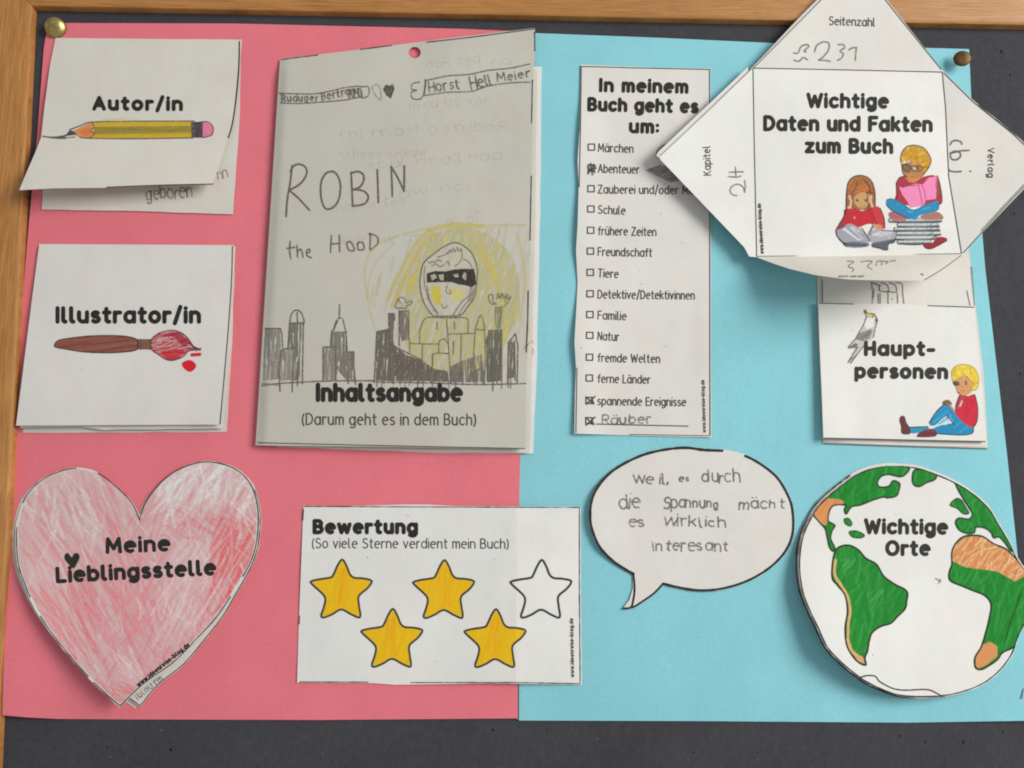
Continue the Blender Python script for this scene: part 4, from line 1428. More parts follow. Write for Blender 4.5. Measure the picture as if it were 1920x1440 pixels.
fb = sheet('bottom_flap', [bl_, (1450, 494), (1480, 504), (1530, 516), (1590, 524), (1660, 526), (1732, 526.5), (1765, 507), br_, (1610, 480)], he_, MAT['white_warm'], en, 7, sharp=30)
for par, pl, w in ((pan, [(1412, 128), (1414, 250), (1419, 481)], 1.7), (pan, [(1412, 127.5), (1590, 131), (1767, 135)], 1.8), (pan, [(1767, 135), (1773, 200), (1779, 330), (1803, 475)], 1.8), (pan, [(1420, 480.5), (1610, 478.5), (1802, 475.5)], 1.3)):
    s = Strokes(he_)
    s.stroke(densify(pl, 12, False), w)
    s.build('fold_line', par, 'ink_grey')
s = Strokes(he_)
s.stroke(densify([(1414, 126.5), (1501, 39), (1590, -51), (1606, -63), (1619, -53), (1689, 36), (1765, 130)], 12, False), 1.5)
s.build('cut_line', ft, 'ink_grey')
s = Strokes(he_)
s.stroke(densify([(1409, 129), (1328, 207.5), (1238, 292)], 12, False), 1.2)
s.build('cut_line', fl, 'ink_grey')
s = Strokes(he_)
s.stroke(densify([(1770, 137), (1825, 191), (1899, 250.5), (1948, 297)], 12, False), 1.7)
s.stroke(densify([(1835, 196), (1860, 218), (1920, 264)], 12, False), 1.3)
s.stroke(densify([(1807, 473.5), (1879, 393.5), (1951, 318)], 12, False), 1.6)
s.stroke(densify([(1840, 432), (1882, 386), (1920, 346)], 12, False), 1.2)
s.build('cut_line', fr_, 'ink_grey')
s = Strokes(he_)
s.stroke(densify([(1733, 525), (1766, 505.5), (1802, 479)], 10, False), 1.5)
s.build('cut_line', fb, 'ink_grey')
Strokes(he_).text('Wichtige', 1512, 203, 1667, 204, 29, 6.4, gap=.15).build('heading', pan)
Strokes(he_).text('Daten und Fakten', 1431, 246, 1749, 248, 30, 6.6, gap=.14).build('heading', pan)
Strokes(he_).text('zum Buch', 1509, 288, 1675, 289, 29.5, 6.6, gap=.15).build('heading', pan)
Strokes(he_).text('www.ideenreise-blog.de', 1432.5, 476, 1427, 381, 7.2, 2.1, gap=.1).build('web_address', pan, 'ink_grey')
Strokes(he_).text('Kapitel', 1334, 329, 1332, 273, 15, 2.0, gap=.16).build('flap_word', fl, 'ink_grey')
Strokes(he_).text('Seitenzahl', 1554, 47, 1641, 50, 17, 2.0, gap=.16).build('flap_word', ft, 'ink_grey')
Strokes(he_).text('Verlag', 1852, 277, 1852, 333, 13, 2.0, gap=.16).build('flap_word', fr_, 'ink_grey')
c = Canvas(1340, 300, 1408, 380)
p3 = lambda pts: crop(1220, 260, 5.14, pts)
HP = A(118, 116, 110)
for q in ([(830, 548), (790, 540), (765, 500), (790, 455), (850, 440), (890, 470), (905, 515)], [(905, 515), (912, 460), (905, 405)], [(750, 365), (830, 370), (868, 360)], [(755, 325), (830, 320), (892, 320)], [(822, 370), (820, 320), (815, 275)]):
    c.line(p3(q), 2.3, HP, .85, .25, True)
c.build('handwriting', fl, he_)
c = Canvas(1480, 75, 1615, 120)
p4 = lambda pts: crop(1220, 0, 5.14, pts)
for q in ([(1380, 510), (1420, 510), (1450, 450), (1500, 430), (1525, 445), (1480, 490), (1500, 500)], [(1380, 580), (1430, 590), (1470, 555), (1510, 575)], [(1580, 500), (1600, 440), (1660, 405), (1715, 415), (1715, 480), (1660, 550), (1620, 580)],
          [(1620, 580), (1680, 582), (1730, 590)]):
    c.line(p4(q), 2.5, HP, .85, .25, True)
p5 = lambda pts: crop(1560, 0, 5.14, pts)
for q in ([(60, 430), (110, 430), (120, 460), (80, 490), (110, 520), (90, 560), (55, 580)], [(165, 480), (200, 460), (240, 460)], [(236, 460), (228, 520), (225, 580)]):
    c.line(p5(q), 2.5, HP, .85, .25, True)
c.build('handwriting', ft, he_)
c = Canvas(1780, 180, 1860, 340)
p6 = lambda pts: crop(1540, 250, 4.966, pts)
for q in ([(1200, 105), (1220, 75), (1260, 65), (1300, 80), (1308, 100)], [(1200, 200), (1215, 240), (1260, 245), (1295, 215), (1290, 180), (1240, 165), (1205, 190)], [(1200, 185), (1290, 165), (1375, 158)],
          [(1180, 320), (1200, 350), (1250, 358), (1300, 355)], [(1385, 352), (1390, 354)]):
    c.line(p6(q), 3.0, A(96, 98, 96), .9, .2, True)
c.build('handwriting', fr_, he_)
c = Canvas(1560, 482, 1740, 527, .8)
for q in ([(240, 1190), (300, 1195), (250, 1240), (300, 1260), (290, 1285)], [(370, 1195), (470, 1190), (430, 1240), (470, 1265)], [(510, 1230), (520, 1195), (560, 1190), (560, 1225)], [(570, 1190), (620, 1195), (600, 1215)], [(640, 1190), (690, 1185)]):
    c.line(p6(q), 1.9, A(128, 122, 112), .8, .25, True)
for x in (160, 190, 225, 270, 300, 340, 370):
    c.line(p6([(x, 1335), (x + 22, 1328)]), 2, A(84, 80, 74), .8)
c.line(p6([(930, 1310), (945, 1318)]), 3, A(90, 88, 84), .8)
c.build('handwriting', fb, he_)

# two reading children, coloured in with pencils
c = Canvas(1555, 262, 1790, 470, .75)
e = lambda pts: crop(1540, 250, 6.26, pts)
LN = A(56, 42, 36)
# girl
c.fill(e([(290, 900), (300, 650), (340, 540), (430, 495), (530, 510), (600, 580), (630, 700), (630, 850), (560, 890), (380, 900)]), A(140, 92, 56), .96, .15, True)
c.hatch(e([(300, 650), (350, 530), (530, 510), (600, 640), (560, 720), (350, 720)]), 60, 4, 2, A(184, 118, 62), .55, smooth=True)
c.hatch(e([(350, 640), (440, 560), (560, 600), (560, 690), (350, 700)]), 20, 4, 2, A(194, 108, 46), .6)
c.fill(e([(395, 740), (480, 690), (570, 730), (575, 800), (520, 870), (460, 880), (400, 840), (385, 790)]), A(186, 146, 98), .95, .12, True)
for x in (418, 520):
    c.line(e([(x, 785), (x + 4, 790)]), 4.2, A(70, 54, 44), .95)
c.line(e([(450, 862), (480, 866), (505, 860)]), 1.4, A(150, 100, 70), .8)
for pq in ([(330, 740), (350, 800), (330, 900)], [(585, 740), (580, 800), (600, 860)], [(320, 870), (370, 900)]):
    c.line(e(pq), 4.4, A(208, 176, 142), .85)
c.fill(e([(275, 900), (390, 880), (480, 910), (600, 870), (690, 880), (730, 980), (745, 1110), (650, 1100), (560, 1060), (400, 1110), (280, 1060), (215, 1070), (265, 980)]), A(174, 44, 54), .97, .05, True)
c.fill(e([(600, 870), (690, 880), (740, 1090), (690, 1120), (640, 1000)]), A(190, 60, 68), .8, .1, True)
c.hatch(e([(330, 960), (500, 920), (600, 960), (560, 1060), (400, 1100)]), 80, 4, 2.4, A(194, 38, 52), .6)
c.fill(e([(215, 1060), (280, 1060), (300, 1110), (190, 1170), (175, 1140)]), A(140, 60, 74), .9, .1, True)
c.fill(e([(170, 1140), (240, 1120), (330, 1060), (450, 1120), (560, 1260), (500, 1330), (300, 1330), (190, 1210)]), A(150, 150, 158), .95, .1, True)
c.fill(e([(540, 1210), (620, 1060), (690, 1130), (900, 1150), (870, 1240), (780, 1270), (620, 1290)]), A(160, 160, 166), .95, .1, True)
c.hatch(e([(230, 1120), (380, 1090), (540, 1230), (440, 1260)]), -35, 4, 2.6, A(200, 200, 204), .6)
c.hatch(e([(600, 1110), (840, 1160), (800, 1230), (600, 1200)]), 15, 4, 2.6, A(202, 202, 206), .6)
c.fill(e([(260, 1290), (400, 1270), (560, 1300), (500, 1335), (300, 1330)]), A(92, 96, 106), .9, .15, True)
c.fill(e([(600, 1290), (740, 1260), (870, 1240), (850, 1290), (780, 1300), (770, 1370), (680, 1350), (600, 1330)]), A(84, 92, 104), .92, .15, True)
c.fill(e([(620, 1080), (690, 1070), (720, 1120), (640, 1130)]), A(196, 140, 104), .8, .1, True)
for q in ([(170, 1140), (190, 1210), (300, 1300), (520, 1310)], [(470, 1110), (520, 1180), (570, 1260)], [(560, 1190), (610, 1080)], [(275, 900), (265, 980), (215, 1060)], [(290, 900), (300, 650), (340, 540), (430, 495), (530, 510), (600, 580), (630, 700), (630, 850)],
          [(560, 900), (540, 700), (600, 700)], [(690, 880), (735, 990), (745, 1110)]):
    c.line(e(q), 1.9, LN, .85, .2, True)
c.line(e([(390, 990)]), 3.5, A(220, 170, 172), .8)
# boy on a pile of books
for k, (y, xa, xb) in enumerate(((1020, 800, 1410), (1075, 900, 1380), (1125, 860, 1390), (1175, 890, 1400), (1225, 880, 1330), (1275, 900, 1290))):
    c.fill(e([(xa, y - 22), (xb, y - 26), (xb + 6, y + 22), (xa + 30, y + 26)]), A(*[(118, 122, 124), (140, 144, 144), (96, 104, 104), (128, 130, 132), (150, 152, 150), (108, 114, 116)][k]), .95, .15)
    c.line(e([(xa + 10, y - 4), (xb - 10, y - 8)]), 3.2, A(198, 202, 202), .85)
    c.line(e([(xa, y + 20), ((xa + xb) / 2, y + 30), (xb, y + 16)]), 2.3, A(44, 50, 52), .95, .2, True)
    c.line(e([(xa, y - 18), (xa - 10, y), (xa, y + 18)]), 1.6, A(50, 56, 58), .85, .2, True)
c.fill(e([(790, 940), (880, 920), (1000, 1000), (940, 1040), (830, 1020)]), A(164, 96, 100), .85, .15, True)
c.fill(e([(1180, 960), (1340, 920), (1420, 960), (1420, 1010), (1300, 1020), (1180, 1010)]), A(150, 120, 104), .85, .25, True)
c.hatch(e([(1180, 960), (1400, 930), (1420, 1010), (1200, 1010)]), 70, 4, 2, A(190, 80, 90), .6)
c.hatch(e([(1200, 1040), (1380, 1060), (1360, 1220), (1280, 1240)]), 40, 7, 2, A(70, 78, 76), .6)
c.fill(e([(880, 590), (920, 520), (1010, 500), (1080, 580), (1200, 510), (1340, 500), (1400, 640), (1415, 800), (1340, 840), (900, 830), (880, 700)]), A(160, 52, 66), .96, .08, True)
c.fill(e([(1310, 640), (1380, 620), (1400, 700), (1340, 740)]), A(132, 84, 62), .8, .2, True)
c.fill(e([(955, 640), (1110, 590), (1190, 600), (1260, 520), (1365, 500), (1355, 620), (1345, 770), (1230, 785), (1200, 850), (1040, 870), (1010, 800), (950, 720), (910, 620)]), A(238, 130, 170), .97, .03)
for q in ([(1140, 610), (1160, 700), (1185, 840)], [(1180, 600), (1215, 700), (1222, 790)], [(910, 620), (1000, 620), (1140, 605)], [(1355, 500), (1345, 640)]):
    c.line(e(q), 1.4, A(130, 44, 84), .85, .2, True)
c.fill(e([(770, 780), (840, 770), (960, 830), (1080, 900), (1220, 840), (1340, 790), (1380, 830), (1370, 900), (1250, 940), (1150, 960), (1120, 1010), (1020, 1000), (930, 950), (820, 900), (765, 840)]), A(40, 128, 168), .97, .04, True)
c.hatch(e([(800, 790), (960, 860), (1100, 930), (1340, 820), (1340, 890), (1120, 990)]), 20, 7, 2.6, A(72, 160, 196), .5)
c.line(e([(770, 780), (840, 770), (960, 830), (1080, 900), (1220, 840), (1340, 790)]), 1.3, A(24, 70, 96), .7, .2, True)
c.fill(e([(1200, 1300), (1300, 1290), (1360, 1220), (1460, 1225), (1470, 1260), (1380, 1310), (1300, 1350), (1220, 1340)]), A(148, 40, 54), .95, .08, True)
c.fill(e([(945, 400), (960, 360), (1150, 310), (1260, 380), (1220, 470), (1160, 530), (1060, 580), (1000, 540), (960, 470)]), A(170, 122, 80), .96, .15, True)
c.fill(e([(930, 330), (940, 240), (1000, 160), (1090, 140), (1200, 170), (1270, 260), (1285, 340), (1240, 430), (1190, 470), (1180, 380), (1080, 330), (980, 320), (945, 380)]), A(186, 140, 42), .97, .15, True)
for _ in range(46):
    x, y = c.r.uniform(960, 1260), c.r.uniform(160, 380)
    if inside(np.array(x), np.array(y), [(930, 330), (940, 240), (1000, 160), (1090, 140), (1200, 170), (1270, 260), (1285, 340), (1240, 430), (1190, 400), (1080, 330), (980, 320)]):
        a = c.r.uniform(0, 3.1)
        c.line(e([(x, y), (x + 14 * math.cos(a), y + 14 * math.sin(a)), (x + 26 * math.cos(a + .7), y + 26 * math.sin(a + .7))]), 1.5, A(222, 186, 74) if c.r.random() < .5 else A(150, 108, 34), .7, .2, True)
c.fill(e([(955, 370), (1040, 380), (1040, 440), (985, 445)]), A(70, 76, 70), .6, .15, True)
c.line(e([(955, 370), (1040, 378), (1045, 440), (985, 448)]), 2.0, A(50, 44, 38), .85, .15, True, True)
c.line(e([(1070, 390), (1140, 385), (1190, 400), (1160, 440), (1080, 440), (1070, 390)]), 2.0, A(80, 56, 40), .85, .15, True)
c.line(e([(1085, 405), (1092, 420)]), 3, A(226, 220, 210), .9)
c.line(e([(1130, 400), (1136, 418)]), 3.4, A(80, 50, 40), .9)
c.line(e([(1190, 405), (1250, 390)]), 1.8, A(80, 64, 40), .8)
c.fill(e([(1010, 500), (1120, 500), (1160, 530), (1100, 570), (1040, 560)]), A(196, 124, 62), .8, .2, True)
c.line(e([(1050, 505), (1100, 515), (1130, 505)]), 1.4, A(130, 70, 44), .8, .2, True)
for q, cl_ in (([(880, 590), (920, 520), (1000, 505)], 0), ([(880, 590), (890, 720), (880, 780)], 0), ([(1365, 500), (1400, 640), (1415, 800), (1370, 835)], 0), ([(930, 330), (940, 240), (1000, 160), (1090, 140), (1200, 170), (1270, 260), (1285, 340), (1240, 430), (1190, 475)], 0),
             ([(945, 380), (960, 470), (1010, 520)], 0), ([(290, 900), (275, 960), (215, 1060), (175, 1140), (200, 1230), (270, 1300), (300, 1330)], 0), ([(700, 1140), (900, 1150)], 0), ([(600, 1330), (690, 1350), (770, 1372), (790, 1300), (870, 1240)], 0),
             ([(1200, 1300), (1220, 1340), (1300, 1350), (1470, 1260)], 0), ([(765, 840), (830, 905), (930, 955), (1030, 1005)], 0), ([(430, 560), (400, 640), (350, 700)], 0), ([(500, 540), (560, 620), (570, 700)], 0)):
    c.line(e(q), 1.9, LN, .8, .25, True)
c.build('children_drawing', pan, he_, .1)

# ------------------------------------------------------------------ main characters card
ch = root_at('characters_card', 'white card headed Hauptpersonen with a cockatoo and a sitting boy in red and blue', 'card', 1690, 690)
hc0 = lambda x, y: hp(x, y) + .5
hc1 = lambda x, y: hp(x, y) + .95
hc2 = lambda x, y: hp(x, y) + 1.7 + 2.2 * ramp01(1620 - x, 0, 90) + 1.2 * ramp01(y, 600, 830)
sheet('back_sheet', rough_edge([(1531, 420), (1812, 425), (1829, 570), (1844, 700), (1852, 842), (1700, 838), (1543, 832), (1534, 640)], .5, 40, seed=16), hc0, MAT['white_warm'], ch)
ip = sheet('inner_page', rough_edge([(1540, 430), (1806, 432), (1818, 500), (1825, 573), (1850, 838), (1700, 835), (1546, 829), (1540, 640)], .5, 40, seed=17), hc1, MAT['white'], ch)
cf = sheet('cover_flap', [(1534, 567), (1680, 570), (1827, 574), (1833, 640), (1843, 740), (1849, 829), (1700, 826), (1544, 822), (1541, 740), (1537, 650)], hc2, MAT['white_bright'], ch, 9)
s = Strokes(hc1)
s.stroke(densify([(1822, 500), (1827, 572)], 10, False), 1.6)
s.stroke(densify([(1813, 545), (1819, 573)], 10, False), 1.3)
s.stroke([(1542, 525), (1542, 567)], 1.5)
s.build('cut_line', ip, 'ink_grey')
s = Strokes(hc2)
s.stroke(densify([(1536, 568.5), (1600, 570)], 10, False), 1.6)
s.stroke(densify([(1740, 573), (1826, 576)], 10, False), 1.8)
s.stroke(densify([(1546, 821.5), (1700, 825), (1847, 828)], 10, False), 2.2)
s.build('cut_line', cf, 'ink_grey')
s = Strokes(hc0)
s.stroke(densify([(1545, 831.5), (1700, 837), (1851, 841)], 10, False), 1.6)
s.build('cut_line', ch, 'ink_grey')
Strokes(hc2).text('Haupt-', 1620, 668, 1754, 668, 29, 6.8, gap=.14).build('heading', cf)
Strokes(hc2).text('personen', 1602, 710, 1778, 711.5, 29, 6.8, gap=.14).build('heading', cf)
k5 = lambda pts: crop(1500, 500, 4, pts)
c = Canvas(1625, 500, 1705, 574)
for q in ([(540, 280), (545, 200), (535, 120)], [(780, 285), (770, 200), (765, 130), (720, 120)], [(535, 120), (590, 140), (600, 180), (660, 185), (655, 140), (610, 120)], [(660, 185), (720, 190), (715, 140), (670, 120)],
          [(660, 190), (660, 285)], [(600, 200), (602, 280)], [(730, 200), (732, 275)], [(590, 180), (600, 140)], [(585, 205), (588, 280)], [(555, 170), (550, 230)], [(690, 240), (692, 244)]):
    c.line(k5(q), 2, A(106, 103, 96), .85, .25, True)
c.build('pencil_drawing', ip, hc1)
c = Canvas(1580, 570, 1845, 825, .75)
BR = A(92, 90, 82)
bird = k5([(480, 340), (520, 350), (560, 365), (582, 400), (570, 430), (560, 480), (540, 540), (480, 590), (380, 720), (362, 715), (430, 600), (365, 608), (410, 550), (440, 500), (480, 430), (500, 380)])
c.fill(bird, A(198, 196, 188), .9, .05)
c.hatch(bird, 55, 3.5, 2, A(172, 170, 164), .5)
c.fill(k5([(500, 385), (560, 385), (552, 450), (500, 470), (482, 440)]), A(226, 224, 214), .8, .05)
c.fill(k5([(440, 500), (530, 470), (545, 480), (520, 540), (470, 560), (415, 545)]), A(124, 121, 114), .9, .2)
c.hatch(k5([(440, 500), (530, 470), (520, 540), (415, 545)]), 35, 4, 2, A(96, 94, 88), .6)
c.fill(k5([(362, 605), (410, 575), (440, 580), (410, 605)]), A(96, 92, 86), .9, .2)
c.hatch(k5([(360, 715), (440, 600), (480, 590), (380, 722)]), 50, 4, 2, A(100, 98, 92), .7)
c.fill(k5([(478, 330), (490, 325), (520, 350), (560, 350), (575, 380), (530, 370), (490, 360)]), A(196, 176, 70), .85, .2)
c.fill(k5([(476, 325), (492, 320), (510, 350), (482, 358)]), A(96, 90, 60), .85, .2)
c.fill(k5([(570, 385), (585, 400), (572, 425), (562, 400)]), A(84, 78, 70), .9)
for q in ([(500, 365), (480, 430), (440, 500), (415, 545)], [(582, 400), (560, 480), (550, 530)], [(430, 600), (360, 720)], [(480, 590), (380, 724)], [(415, 545), (362, 608), (430, 600)], [(520, 350), (560, 360), (582, 400)], [(550, 360), (545, 380)]):
    c.line(k5(q), 1.7, A(74, 72, 66), .9, .2, True)
# sitting boy
c.fill(k5([(820, 1205), (960, 1200), (980, 1240), (830, 1250)]), A(50, 140, 166), .95, .06)
c.fill(k5([(1090, 1030), (1140, 1050), (1170, 1110), (1260, 1180), (1300, 1200), (1290, 1250), (1200, 1262), (1010, 1250), (1000, 1215), (1090, 1180), (1150, 1170), (1100, 1120), (1010, 1190), (970, 1170), (1030, 1080)]), A(36, 130, 172), .97, .05, True)
c.fill(k5([(1055, 1180), (1090, 1135), (1115, 1170), (1100, 1185), (1060, 1185)]), A(206, 214, 216), .9)
c.hatch(k5([(1000, 1120), (1090, 1040), (1150, 1130), (1280, 1210), (1200, 1250), (1100, 1160), (1000, 1200)]), 35, 7, 2.4, A(70, 160, 196), .45)
c.fill(k5([(745, 1150), (760, 1120), (785, 1125), (800, 1170), (828, 1215), (822, 1255), (765, 1252), (758, 1200)]), A(98, 56, 58), .95, .1, True)
c.fill(k5([(880, 1262), (920, 1230), (980, 1215), (1018, 1230), (1015, 1272), (890, 1278)]), A(110, 48, 54), .95, .1, True)
c.fill(k5([(1200, 960), (1260, 970), (1310, 960), (1330, 1040), (1330, 1150), (1300, 1205), (1240, 1180), (1170, 1110), (1165, 1050)]), A(192, 46, 60), .97, .05, True)
c.hatch(k5([(1210, 990), (1310, 980), (1320, 1150), (1220, 1120)]), 70, 6, 2.4, A(172, 34, 50), .5)
c.line(k5([(1185, 1060), (1205, 1000), (1230, 975)]), 3, A(112, 92, 104), .8, .2, True)
c.line(k5([(1200, 1045), (1215, 1010)]), 2.6, A(220, 214, 214), .8)
c.fill(k5([(1068, 1030), (1080, 1005), (1115, 1000), (1140, 1030), (1110, 1045)]), A(116, 92, 62), .9, .15, True)
c.line(k5([(1120, 1035), (1150, 1075)]), 3, A(176, 132, 90), .85)
c.fill(k5([(1160, 860), (1200, 830), (1290, 840), (1300, 900), (1280, 945), (1230, 965), (1180, 940)]), A(200, 146, 98), .96, .06, True)
hair = k5([(1140, 830), (1140, 780), (1180, 740), (1250, 735), (1310, 765), (1338, 830), (1330, 910), (1290, 925), (1290, 870), (1240, 820), (1190, 840), (1150, 860)])
c.fill(hair, A(216, 184, 60), .97, .05, True)
for _ in range(60):
    x, y = c.r.uniform(1145, 1330), c.r.uniform(740, 920)
    if inside(np.array(x), np.array(y), [(1140, 830), (1150, 780), (1180, 750), (1250, 740), (1310, 765), (1335, 830), (1325, 910), (1295, 915), (1290, 870), (1240, 815), (1190, 830)]):
        a = c.r.uniform(0, 3.1)
        c.line(k5([(x, y), (x + 10 * math.cos(a), y + 10 * math.sin(a)), (x + 18 * math.cos(a + .9), y + 18 * math.sin(a + .9))]), 1.3, A(238, 220, 120) if c.r.random() < .5 else A(160, 120, 40), .75, .2, True)
c.line(hair, 1.2, A(140, 104, 44), .7, .2, True, True)
c.fill(k5([(1145, 868), (1180, 860), (1200, 885), (1165, 895)]), A(70, 66, 70), .9, .1, True)
c.line(k5([(1244, 862), (1246, 882)]), 3.4, A(76, 48, 40), .95)
c.line(k5([(1210, 890), (1222, 905)]), 1.4, A(160, 100, 70), .7)
c.line(k5([(1205, 930), (1235, 935)]), 1.4, A(150, 80, 60), .7)
c.fill(k5([(1285, 870), (1305, 865), (1308, 890), (1290, 895)]), A(196, 132, 84), .8)
for q in ([(1180, 940), (1200, 965), (1170, 1050)], [(1310, 960), (1332, 1050), (1330, 1150), (1300, 1205)], [(1090, 1030), (1030, 1080), (970, 1170)], [(1300, 1210), (1290, 1250), (1200, 1262), (1010, 1250)], [(1100, 1110), (1160, 1190)], [(820, 1205), (960, 1200)]):
    c.line(k5(q), 1.8, A(38, 40, 52), .85, .2, True)
c.line(k5([(222, 472)]), 3, A(80, 78, 74), .8)
c.line([(1597, 620)], 1.6, A(130, 128, 122), .5)
c.build('bird_and_boy_drawing', cf, hc2, .1)

# ------------------------------------------------------------------ globe booklet
gl = root_at('globe_booklet', 'round globe shaped booklet with green and brown continents, headed Wichtige Orte', 'booklet', 1710, 1090)
q7 = lambda pts: crop(1470, 850, 3, pts)
gout = q7([(640, 64), (560, 66), (480, 82), (400, 116), (330, 166), (260, 222), (190, 290), (140, 370), (100, 460), (82, 560), (80, 660), (98, 780), (138, 885), (188, 990), (238, 1095), (320, 1185), (415, 1262), (470, 1300),
           (540, 1332), (640, 1368), (760, 1381), (880, 1372), (950, 1364), (1060, 1332), (1150, 1287), (1230, 1217), (1290, 1132), (1318, 1050), (1355, 975), (1400, 900), (1420, 800), (1405, 710), (1350, 640), (1312, 580),
           (1274, 500), (1215, 400), (1152, 300), (1062, 218), (960, 156), (860, 112), (770, 80), (700, 68)])
gsp = spline(gout, True, 4)
gc = gsp.mean(0)


def hgl(x, y):
    return hp(x, y) + 1.5 + 8.0 * ramp01(y, 980, 1300) * ramp01(1900 - x, 0, 330) + 4.0 * ramp01(1660 - x, 0, 170) * ramp01(y, 930, 1100) + 2.5 * ramp01(y, 1000, 1300)


hg0 = lambda x, y: hp(x, y) + .45
hg1 = lambda x, y: hp(x, y) + .9 + 3.5 * ramp01(y, 960, 1250) * ramp01(1900 - x, 0, 380)
g1 = (gsp - gc) * 1.005 + gc + np.array([-4, -1.])
g2_ = (gsp - gc) * .992 + gc + np.array([-2, 3.])
sheet('back_sheet', rough_edge(g1 + np.array([2, -1]), .5, 30, seed=19), hg0, MAT['white_warm'], gl, 14)
gi = sheet('inner_sheet', rough_edge(g1, .6, 30, seed=18), hg1, MAT['white'], gl, 12)
gcut = rough_edge((gsp - gc) * .995 + gc, .6, 16, seed=20)
gf = sheet('cover_disc', gcut, hgl, MAT['white_bright'], gl, 9)
s = Strokes(hg1)
e1 = (g1 - gc) * .993 + gc
nn = len(e1)
s.stroke(e1[int(nn * .08):int(nn * .52)], 2.6, .15)
s.build('cut_line', gi)
s = Strokes(hgl)
e2 = (gsp - gc) * .986 + gc
s.stroke(e2[int(nn * .05):int(nn * .50)], 2.3, .15)
s.stroke(e2[int(nn * .50):int(nn * .74)], 2.0, .15)
s.stroke(e2[int(nn * .78):nn - 2], 2.0, .15)
s.build('cut_line', gf)
Strokes(hgl).text('Wichtige', 1620, 1002, 1778, 1003, 30, 6.6, gap=.15).build('heading', gf)
Strokes(hgl).text('Orte', 1660, 1043, 1745, 1043, 30, 6.6, gap=.15).build('heading', gf)
c = Canvas(1480, 860, 1945, 1320, 1.0)
c.set_clip((gsp - gc) * .99 + gc)
GN, GN2, GN3 = A(30, 134, 44), A(18, 108, 32), A(70, 156, 78)
OL = A(32, 36, 28)


def land(pts, holes=(), cc=GN, line=True, lw=2.9):
    P = q7(pts)
    c.fill(P, cc, .97, .04, True)
    for k in range(5):     # marker strokes
        c.hatch(P, 80 + c.r.normal(0, 12), 9, 5, GN2 if cc is GN else A(192, 118, 62), .2, smooth=True, length=40)
    c.hatch(P, 75, 15, 4, GN3 if cc is GN else A(226, 170, 116), .22, smooth=True, length=26)
    if line:
        c.line(P, lw, OL, .92, .12, True, True, .9)


na = [(215, 250), (270, 215), (340, 165), (410, 118), (500, 85), (600, 68), (700, 78), (690, 110), (660, 130), (620, 125), (590, 118), (545, 130), (525, 165), (540, 190), (590, 185), (615, 155), (650, 170), (645, 210), (630, 240),
      (580, 250), (560, 245), (500, 262), (430, 290), (380, 300), (350, 340), (340, 315), (350, 292), (300, 288), (268, 300), (250, 340), (248, 380), (285, 405), (270, 435), (262, 480), (285, 530), (275, 550), (255, 525), (245, 480),
      (230, 420), (200, 385), (170, 340), (190, 290)]
land(na)
c.fill(q7([(170, 340), (190, 290), (215, 255), (320, 262), (330, 285), (268, 298), (250, 340), (246, 380), (232, 405), (200, 385)]), A(206, 138, 84), .97, .05, True)
c.hatch(q7([(180, 340), (215, 262), (320, 268), (262, 300), (240, 400)]), 60, 7, 4, A(186, 116, 62), .4)
c.line(q7([(345, 292), (300, 288), (266, 302), (250, 340), (248, 380)]), 2.3, OL, .9, .12, True)
c.line(q7([(166, 350), (200, 388), (230, 420)]), 2.3, OL, .9, .12, True)
land([(735, 95), (800, 92), (855, 110), (850, 145), (800, 165), (765, 185), (735, 180), (722, 150)])
for pts in ([(340, 370), (365, 368), (382, 395), (370, 408), (345, 395)], [(368, 442), (410, 438), (452, 460), (430, 475), (385, 470)]):
    land(pts, lw=2)
sa = [(292, 545), (330, 520), (375, 520), (420, 545), (460, 590), (520, 625), (560, 690), (620, 735), (690, 775), (690, 830), (680, 875), (640, 915), (600, 955), (540, 975), (495, 1010), (478, 1060), (470, 1110), (455, 1150), (460, 1190),
      (420, 1175), (380, 1130), (352, 1070), (345, 980), (358, 890), (345, 800), (300, 740), (272, 700), (275, 610)]
land(sa)
c.hatch(q7([(470, 780), (560, 760), (560, 840), (480, 890)]), 60, 7, 4, GN3, .4)
c.hatch(q7([(320, 600), (400, 580), (400, 680), (340, 740)]), 50, 8, 4, GN3, .4)
for q, w in (([(290, 600), (285, 680), (320, 740), (355, 800), (372, 880), (362, 960), (360, 1050)], 5), ([(360, 1050), (380, 1110), (440, 1160)], 6)):
    c.line(q7(q), w, A(208, 164, 112), .85, .2, True)
c.fill(q7([(390, 1130), (440, 1140), (455, 1185), (415, 1170)]), A(204, 150, 104), .9, .1)
c.line(q7(sa), 2.3, OL, .92, .12, True, True, .9)
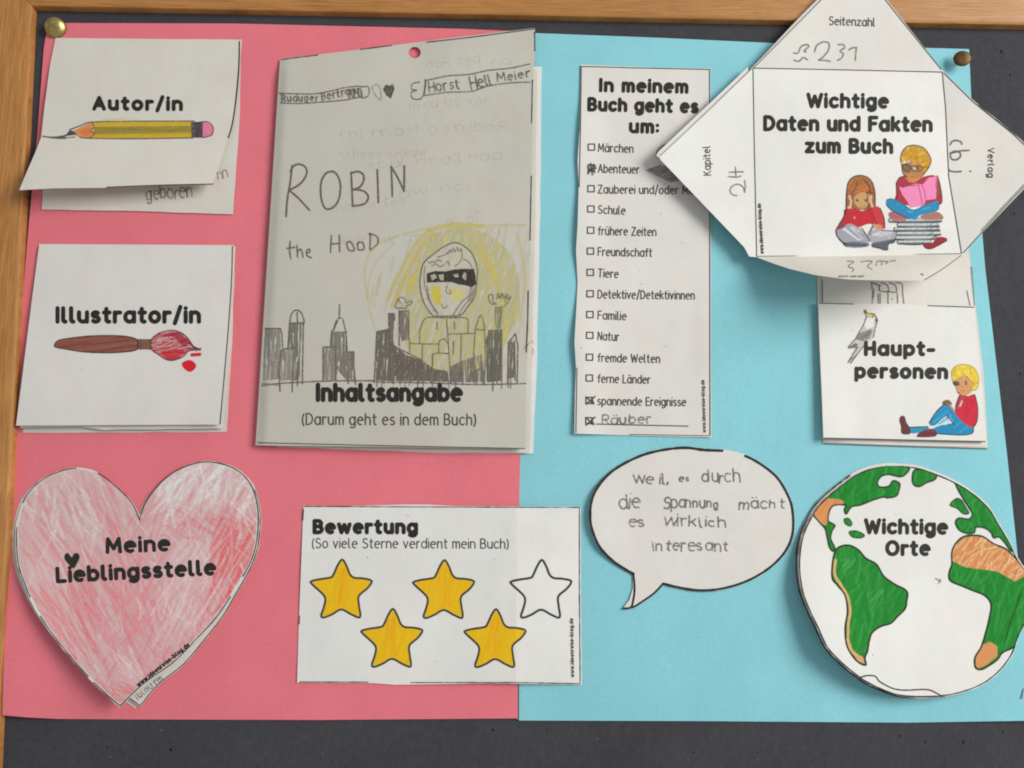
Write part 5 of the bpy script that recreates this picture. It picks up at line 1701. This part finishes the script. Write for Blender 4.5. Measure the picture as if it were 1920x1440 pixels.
# europe, asia
land([(965, 165), (1010, 180), (1060, 225), (1120, 275), (1180, 350), (1240, 430), (1275, 490), (1280, 550), (1240, 500), (1210, 470), (1180, 475), (1165, 445), (1130, 420), (1080, 415), (1070, 445), (1030, 450), (985, 430), (965, 390),
      (985, 365), (1040, 370), (1060, 340), (1030, 290), (1000, 240), (985, 215)])
land([(935, 290), (970, 255), (1000, 265), (1020, 300), (1040, 335), (1010, 340), (975, 310)], lw=2)
c.fill(q7([(1090, 425), (1150, 430), (1170, 470), (1225, 490), (1235, 510), (1150, 480)]), A(214, 214, 208), .0)
af = [(945, 560), (965, 510), (1010, 470), (1070, 462), (1120, 470), (1180, 510), (1250, 540), (1310, 600), (1350, 650), (1420, 700), (1420, 900), (1360, 970), (1300, 1080), (1230, 1120), (1200, 1160), (1150, 1195), (1110, 1215),
      (1078, 1205), (1075, 1150), (1110, 1090), (1135, 1010), (1155, 930), (1165, 850), (1130, 800), (1060, 770), (1000, 745), (935, 715), (930, 670), (945, 625)]
land(af)
des = q7([(945, 605), (945, 560), (965, 512), (1010, 475), (1070, 465), (1120, 472), (1180, 512), (1250, 545), (1310, 600), (1350, 650), (1352, 690), (1300, 720), (1200, 665), (1100, 650), (1020, 640)])
c.fill(des, A(204, 138, 86), .97, .05)
c.hatch(des, 60, 6, 3.4, A(182, 108, 58), .45, length=30)
c.hatch(des, 50, 10, 3, A(232, 190, 146), .45, length=24)
c.fill(q7([(1120, 1075), (1160, 1060), (1200, 1085), (1200, 1140), (1140, 1190), (1095, 1210), (1078, 1195), (1078, 1150)]), A(202, 136, 84), .97, .08)
c.line(q7([(1330, 790), (1300, 880), (1270, 960), (1240, 1070)]), 3.2, A(26, 70, 28), .75, .3, True)
c.line(q7(af), 2.3, OL, .92, .12, True, True, .9)
c.set_clip(None)
c.line(q7([(425, 1262), (470, 1250), (515, 1255), (540, 1285), (620, 1325), (700, 1332), (780, 1328), (830, 1335), (890, 1368)]), 2.3, OL, .92, .12, True)
c.line(q7([(425, 1262), (480, 1292), (560, 1335), (650, 1360), (760, 1368), (890, 1366)]), 2.2, OL, .85, .12, True)
c.line(q7([(852, 705), (885, 722)]), 1.8, A(104, 102, 98), .8)
c.line(q7([(870, 732), (880, 706)]), 1.8, A(104, 102, 98), .8)
c.line(q7([(500, 1135)]), 2.6, A(120, 180, 120), .7)
c.line(q7([(630, 345)]), 1.8, A(130, 128, 122), .6)
c.build('continents_drawing', gf, hgl, .09)
